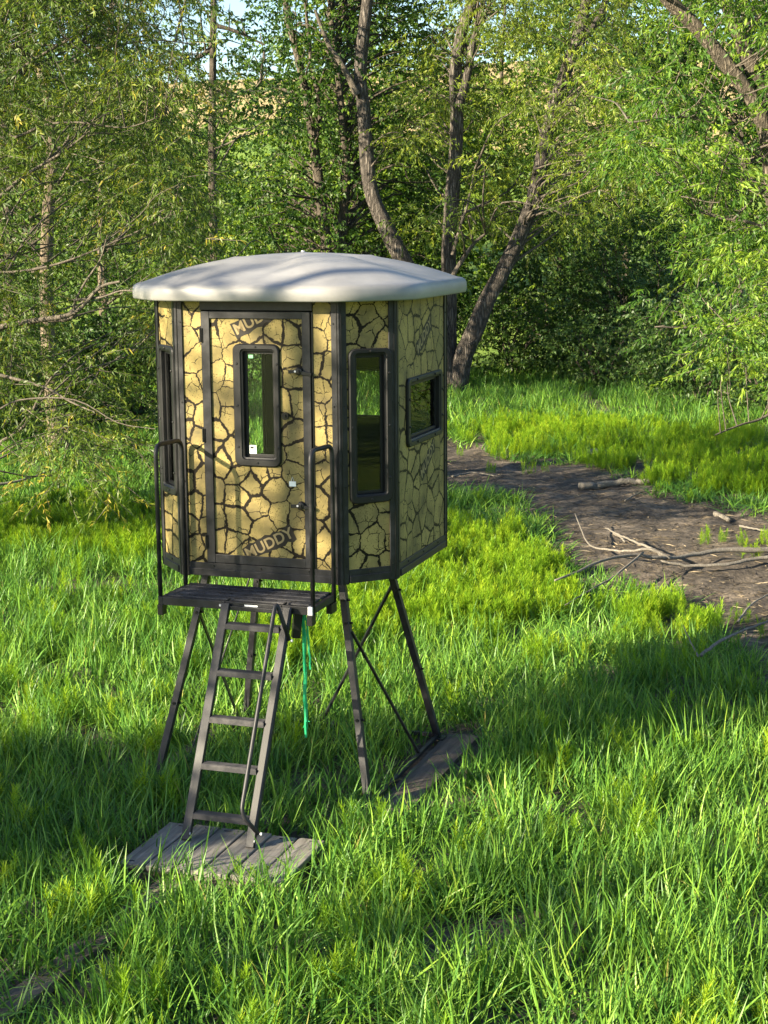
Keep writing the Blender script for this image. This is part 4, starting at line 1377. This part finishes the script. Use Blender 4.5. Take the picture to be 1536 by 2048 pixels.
# ------------------------------------------------------------------ grass, weeds, litter
def blade_clump(seed, nb, rad, h0, h1, w0, w1, lean):
    r = np.random.default_rng(seed)
    V, F, A = [], [], []
    for k in range(nb):
        a = r.uniform(0, 2 * math.pi)
        q = rad * math.sqrt(r.random())
        base = np.array([math.cos(a) * q, math.sin(a) * q, -.03])
        az = r.uniform(0, 2 * math.pi)
        L, wd = r.uniform(h0, h1), r.uniform(w0, w1)
        th = abs(r.normal(0, lean))
        curl = r.uniform(.15, 1.5) * (1 if r.random() < .75 else 1.7)
        d = np.array([math.cos(az), math.sin(az), 0])
        tw = r.uniform(-.9, .9)
        sd0 = np.array([-math.sin(az + tw), math.cos(az + tw), 0])
        p = base.copy()
        rows = 5
        n0 = len(V)
        ang = th
        rn = r.random() if r.random() > .012 else 1.7
        for i in range(rows):
            t = i / (rows - 1)
            ww = wd * (0.55 + .9 * t - 1.45 * t * t) if t < .99 else 0
            ww = max(ww, 0)
            V.append(p - sd0 * ww * .5)
            if i < rows - 1: V.append(p + sd0 * ww * .5)
            A += [rn] * (2 if i < rows - 1 else 1)
            ang += curl / rows * (0.4 + t)
            p = p + (np.array([0, 0, 1]) * math.cos(ang) + d * math.sin(ang)) * (L / (rows - 1))
        for i in range(rows - 2):
            o = n0 + i * 2
            F.append((o, o + 1, o + 3, o + 2))
        o = n0 + (rows - 2) * 2
        F.append((o, o + 1, o + 2))
    return V, F, A

def plume_clump(seed, ns, rad, h0, h1):
    r = np.random.default_rng(seed)
    V, F, A = [], [], []
    for k in range(ns):
        a = r.uniform(0, 2 * math.pi)
        q = rad * math.sqrt(r.random())
        p0 = np.array([math.cos(a) * q, math.sin(a) * q, -.02])
        ln = np.array([r.normal(0, .12), r.normal(0, .12), 1.0])
        H = r.uniform(h0, h1)
        rn = r.random()
        m = 46
        for j in range(m):
            t = (j + .5) / m
            c = p0 + ln * H * (.12 + .88 * t)
            az = j * 2.399 + r.uniform(-.3, .3)
            le = (.115 - .065 * t) * r.uniform(.7, 1.3)
            el = .35 + .6 * t + r.uniform(-.2, .2)
            d = np.array([math.cos(az) * math.cos(el), math.sin(az) * math.cos(el), math.sin(el)])
            s = np.array([-math.sin(az), math.cos(az), 0]) * .0042
            n0 = len(V)
            V += [c - s, c + s, c + d * le + s * .3, c + d * le - s * .3]
            F.append((n0, n0 + 1, n0 + 2, n0 + 3))
            A += [np.clip(rn * .6 + .3 * t + r.uniform(0, .15), 0, 1)] * 4
        n0 = len(V)
        s = np.array([.004, 0, 0])
        V += [p0 - s, p0 + s, p0 + ln * H + s * .3, p0 + ln * H - s * .3]
        F.append((n0, n0 + 1, n0 + 2, n0 + 3)); A += [.2] * 4
    return V, F, A

def clump_collection(name, gens, mat):
    c = bpy.data.collections.new(name)
    for k, (V, F, A) in enumerate(gens):
        me = bpy.data.meshes.new(f'{name}_{k:02d}')
        me.from_pydata([tuple(map(float, v)) for v in V], [], F)
        me.update()
        at = me.attributes.new('rnd', 'FLOAT', 'POINT')
        at.data.foreach_set('value', np.array(A, dtype=np.float32))
        me.materials.append(mat)
        o = bpy.data.objects.new(f'{name}_{k:02d}', me)
        c.objects.link(o)
    return c

def scatter(name, P, rot, scl, idx, tint, coll, mat, label, cat):
    me = bpy.data.meshes.new(name)
    me.vertices.add(len(P))
    me.vertices.foreach_set('co', np.ascontiguousarray(P, dtype=np.float32).ravel())
    a = me.attributes.new('rot', 'FLOAT_VECTOR', 'POINT'); a.data.foreach_set('vector', np.ascontiguousarray(rot, dtype=np.float32).ravel())
    a = me.attributes.new('scl', 'FLOAT_VECTOR', 'POINT'); a.data.foreach_set('vector', np.ascontiguousarray(scl, dtype=np.float32).ravel())
    a = me.attributes.new('idx', 'INT', 'POINT'); a.data.foreach_set('value', np.ascontiguousarray(idx, dtype=np.int32))
    a = me.attributes.new('tint', 'FLOAT', 'POINT'); a.data.foreach_set('value', np.ascontiguousarray(tint, dtype=np.float32))
    o = link_mesh(name, me, mat)
    ng = bpy.data.node_groups.new(name + '_nodes', 'GeometryNodeTree')
    ng.interface.new_socket('Geometry', in_out='INPUT', socket_type='NodeSocketGeometry')
    ng.interface.new_socket('Geometry', in_out='OUTPUT', socket_type='NodeSocketGeometry')
    gi, go = ng.nodes.new('NodeGroupInput'), ng.nodes.new('NodeGroupOutput')
    ci = ng.nodes.new('GeometryNodeCollectionInfo')
    ci.inputs['Collection'].default_value = coll
    ci.inputs['Separate Children'].default_value = True
    ci.inputs['Reset Children'].default_value = True
    ip = ng.nodes.new('GeometryNodeInstanceOnPoints')
    ip.inputs['Pick Instance'].default_value = True
    def attr(n, dt):
        x = ng.nodes.new('GeometryNodeInputNamedAttribute')
        x.data_type = dt
        x.inputs['Name'].default_value = n
        return x.outputs['Attribute']
    er = ng.nodes.new('FunctionNodeEulerToRotation')
    ng.links.new(attr('rot', 'FLOAT_VECTOR'), er.inputs[0])
    ng.links.new(er.outputs[0], ip.inputs['Rotation'])
    ng.links.new(attr('scl', 'FLOAT_VECTOR'), ip.inputs['Scale'])
    ng.links.new(attr('idx', 'INT'), ip.inputs['Instance Index'])
    ng.links.new(gi.outputs[0], ip.inputs['Points'])
    ng.links.new(ci.outputs[0], ip.inputs['Instance'])
    ng.links.new(ip.outputs[0], go.inputs[0])
    md = o.modifiers.new('scatter', 'NODES')
    md.node_group = ng
    tag(o, label, cat, None, 'stuff')
    return o

def field(y0, y1, dens):
    """random points over the visible wedge of ground, plus a margin"""
    xm = .25 * y1 + 3.2
    n = int(2 * xm * (y1 - y0) * dens)
    x, y = RNG.uniform(-xm, xm, n), RNG.uniform(y0, y1, n)
    k = np.abs(x) < .25 * y + 3.0
    return x[k], y[k]
xs, ys = [], []
for y0, y1, dn in ((5.6, 9, 30), (9, 13, 29), (13, 18, 25), (18, 25, 15), (25, 34, 10), (34, 47, 6)):
    x, y = field(y0, y1, dn)
    xs.append(x); ys.append(y)
x, y = np.concatenate(xs), np.concatenate(ys)
lx, ly = (lambda c, s: ((x - BX) * c + (y - BY) * s, -(x - BX) * s + (y - BY) * c))(math.cos(YAW), math.sin(YAW))
wob = (fbm(x * 1.1, y * 1.1, 40) - .47) * 1.1
mud = in_poly(x + wob * .6 + RNG.normal(size=len(x)) * .12, y + wob + RNG.normal(size=len(x)) * .3, MUD)
bare = ((lx > -.36) & (lx < .94) & (ly > -1.68) & (ly < -.94)) | ((lx > .80) & (lx < 1.30) & (ly > -.25) & (ly < 1.72)) | ((lx > -.12) & (lx < .30) & (ly > -2.25) & (ly < -1.85)) \
    | ((lx > -.14) & (lx < .16) & (ly > -3.6) & (ly < -3.15))
hole = ((x - .55) / .35) ** 2 + ((y - 9.2) / .22) ** 2 < 1
sh = fbm(x * .22 + 3, y * .22, 77)
# feathery weed patches
def blob(px, py, rx, ry): 
    c = on_ground(px, py); return ((x - c[0]) / rx) ** 2 + ((y - c[1]) / ry) ** 2
wp = np.minimum.reduce([blob(1330, 905, 2.6, 3.0), blob(1130, 880, 1.9, 2.6), blob(1490, 940, 2.2, 2.6), blob(1010, 905, .8, 1.0), blob(1330, 1240, .75, 1.0), blob(1010, 1190, 1.0, 1.5), blob(800, 1230, 1.0, 1.4),
                       blob(130, 1060, 1.5, 1.6), blob(290, 1100, .7, 1.4), blob(930, 1120, .9, 1.8), blob(620, 1280, .6, 1.2)])
weedy = wp + (fbm(x * .9, y * .9, 55) - .47) * 2.2 + RNG.normal(size=len(x)) * .38 < .95
g = ~mud & ~bare & ~hole
gg = g & ~(weedy & (RNG.random(len(x)) < .62)) & ~((lx > 0) & (lx < 1) & (ly > -.9) & (ly < 1.2) & (RNG.random(len(x)) < .25))
GX, GY = x[gg], y[gg]
n = len(GX)
leanx, leany = (fbm(GX * .5, GY * .5, 61) - .47) * 1.3, (fbm(GX * .5, GY * .5, 71) - .47) * 1.3
rot = np.stack([leany + RNG.normal(size=n) * .12, leanx + RNG.normal(size=n) * .12, RNG.uniform(0, 6.28, n)], 1)
hs = .72 + .75 * fbm(GX * .45, GY * .45, 81) + RNG.normal(size=n) * .10
hs = np.clip(hs, .5, 1.4)
hs = np.where(GY > 30, hs * 1.15, hs)
hs = np.where((GX > 1.0) & (GY > 14.5) & (GY < 24), hs * .72, hs)
hs = np.where((GX > .6) & (GY > 24) & (GY < 33), hs * .6, hs)
scl = np.stack([np.ones(n) * 1.0, np.ones(n) * 1.0, hs], 1) * RNG.uniform(.85, 1.15, n)[:, None]
wide = np.where(GY > 20, 1.35, 1.0)
scl[:, :2] *= wide[:, None]
tint = np.clip(.15 + .7 * fbm(GX * .6, GY * .6, 91) + RNG.normal(size=n) * .16, 0, 1)
gens = [blade_clump(100 + k, 44, .18, .18, .38, .009, .018, .32) for k in range(6)] + [blade_clump(200 + k, 40, .19, .22, .46, .010, .021, .70) for k in range(5)]
gc = clump_collection('grass_clump', gens, M['grass'])
scatter('meadow_grass', np.stack([GX, GY, ground_z(GX, GY)], 1), rot, scl, RNG.integers(0, len(gens), n), tint, gc, M['grass'], 'tall broad-bladed green grass covering the meadow around the blind', 'grass')
# weeds
ww = g & weedy
extra_x, extra_y = [x[ww]], [y[ww]]
for _ in range(1):
    extra_x.append(x[ww] + RNG.normal(size=ww.sum()) * .1); extra_y.append(y[ww] + RNG.normal(size=ww.sum()) * .1)
# stragglers on the mud
sm = mud & (fbm(x * .8, y * .8, 58) > .56) & (RNG.random(len(x)) < .22)
extra_x.append(x[sm]); extra_y.append(y[sm])
# single plumes among the grass
sg = gg & (RNG.random(len(x)) < .06) & (y < 30)
extra_x.append(x[sg]); extra_y.append(y[sg])
WX, WY = np.concatenate(extra_x), np.concatenate(extra_y)
n = len(WX)
rot = np.stack([RNG.normal(size=n) * .1, RNG.normal(size=n) * .1, RNG.uniform(0, 6.28, n)], 1)
sc = RNG.uniform(.7, 1.25, n) * np.where(in_poly(WX, WY, MUD), .7, 1.0)
gens = [plume_clump(300 + k, 6, .16, .16, .34) for k in range(6)]
wc = clump_collection('weed_clump', gens, M['weed'])
scatter('feathery_weeds', np.stack([WX, WY, ground_z(WX, WY)], 1), rot, np.stack([sc, sc, sc], 1), RNG.integers(0, 6, n), np.clip(RNG.normal(.55, .2, n), 0, 1), wc, M['weed'], 'soft yellow-green feathery weeds in patches among the grass and along the mud', 'weeds')

# dry stalks and litter on the mud
k = in_poly(x, y, MUD) & (RNG.random(len(x)) < .9)
LX, LY = np.repeat(x[k], 9) + RNG.normal(size=k.sum() * 9) * .35, np.repeat(y[k], 9) + RNG.normal(size=k.sum() * 9) * .35
n = len(LX)
az = RNG.uniform(0, 6.28, n)
P = np.stack([LX, LY, ground_z(LX, LY) + .012], 1)
Dd = np.stack([np.cos(az), np.sin(az), RNG.normal(size=n) * .12], 1)
V, r = leaf_quads(P, Dd, RNG.uniform(.03, .24, n), RNG.uniform(.004, .013, n), .02, RNG.random(n) ** 1.6)
o = link_mesh('stalk_litter', np_mesh('stalk_litter', V, np.arange(len(V)).reshape(-1, 4), {'rnd': r}), M['litter'])
tag(o, 'dry stalks and plant litter strewn over the dark mud', 'litter', None, 'stuff')

# ------------------------------------------------------------------ fallen wood
def gp(px, py, h=0.03):
    p = on_ground(px, py)
    return np.array([p[0], p[1], gz(p[0], p[1]) + h])
def fallen(name, label, paths, mat, cat='branch', base=None):
    b = np.array(paths[0][0][0], float)
    r = empty(name, tuple(b), 0, label, cat)
    for k, (pts, r0, r1) in enumerate(paths):
        path = smooth_path(pts, 26)
        path[1:-1] += RNG.normal(size=(len(path) - 2, 3)) * min(.012, r0 * .16)
        V, F = limb_mesh(path, r0, r1, 9, .07)
        o = MB().add(V - b, [tuple(f) for f in F] + [tuple(range(8, -1, -1)), tuple(range(len(V) - 9, len(V)))]).build('stem' if k == 0 else 'side_branch', mat, r, True)
    return r
fallen('fallen_branch', 'long grey forked branch lying across the grass and mud edge', [
    ([gp(1640, 1120, .12), gp(1536, 1126, .14), gp(1440, 1132, .13), gp(1380, 1140, .16), gp(1320, 1152, .24), gp(1255, 1160, .30), gp(1180, 1185, .32), gp(1110, 1216, .34)], .042, .012),
    ([gp(1640, 1142, .08), gp(1536, 1140, .10), gp(1450, 1150, .10), gp(1380, 1152, .12), gp(1320, 1153, .20)], .03, .014),
    ([gp(1340, 1150, .22), gp(1300, 1148, .28), gp(1260, 1145, .24), gp(1210, 1132, .20), gp(1175, 1110, .16), gp(1150, 1060, .22)], .022, .008),
    ([gp(1330, 1150, .22), gp(1305, 1140, .24), gp(1260, 1120, .24), gp(1210, 1094, .26)], .024, .010),
    ([gp(1285, 1155, .28), gp(1230, 1192, .26), gp(1185, 1215, .24), gp(1130, 1245, .22)], .016, .006)], M['dead'])
fallen('driftwood_log', 'bleached log lying where the mud meets the bright weeds', [([gp(1160, 978), gp(1200, 974, .05), gp(1250, 971, .06), gp(1300, 972, .04)], .07, .045)], M['dead'], 'log')
fallen('dead_stick', 'curved pale stick beside the bleached log on the mud', [([gp(1250, 1005), gp(1285, 985, .04), gp(1330, 981, .03)], .014, .007)], M['dead'], 'stick')
fallen('dead_stick', 'short thick chunk of wood on bare mud below the weeds', [([gp(1430, 1028, .04), gp(1460, 1038, .05)], .04, .03)], M['dead'], 'stick')
fallen('dead_stick', 'long thin stick lying on the mud past the wood chunk', [([gp(1480, 1050), gp(1530, 1070, .03)], .018, .010)], M['dead'], 'stick')
fallen('dead_stick', 'small crooked stick in the middle of the dark mud', [([gp(1228, 1070), gp(1240, 1078, .04), gp(1250, 1085, .03)], .022, .012)], M['dead'], 'stick')
fallen('dead_stick', 'pale twig reaching over the mud edge near leafy weeds', [([gp(1475, 1258, .12), gp(1505, 1238, .2), gp(1560, 1215, .25)], .014, .008)], M['dead'], 'stick')
fallen('dead_branch', 'thin grey branch lying in the shaded tangle of grass', [([gp(1400, 1360, .2), gp(1450, 1340, .3), gp(1536, 1312, .35), gp(1600, 1290, .35)], .018, .008), ([gp(1395, 1362, .2), gp(1380, 1340, .26), gp(1365, 1310, .3)], .010, .005)], M['dead'])
fallen('dead_stick', 'broken pale stick resting on grass under the olive willow', [([gp(-40, 1022, .35), gp(50, 1012, .42), gp(108, 1000, .48)], .026, .014)], M['dead'], 'stick')
fallen('dead_stick', 'bleached stick at the narrow end of the mud by the blind', [([gp(905, 958), gp(950, 950, .04), gp(1000, 962, .03)], .020, .010)], M['dead'], 'stick')
def rock():
    c = gp(1186, 915, .0)
    bm = bmesh.new()
    bmesh.ops.create_icosphere(bm, subdivisions=3, radius=1)
    for v in bm.verts:
        p = v.co
        f = 1 + .22 * math.sin(p.x * 3.1 + 1) * math.cos(p.y * 2.7) + .12 * math.sin(p.z * 5 + p.x * 4)
        v.co = Vector((p.x * .17 * f, p.y * .13 * f, (p.z * f + .5) * .11))
    me = bpy.data.meshes.new('stone')
    bm.to_mesh(me)
    o = link_mesh('stone', me, M['dead'], None, True)
    o.location = tuple(c)
    tag(o, 'small pale stone sitting among the bright weeds past the mud', 'stone')
rock()
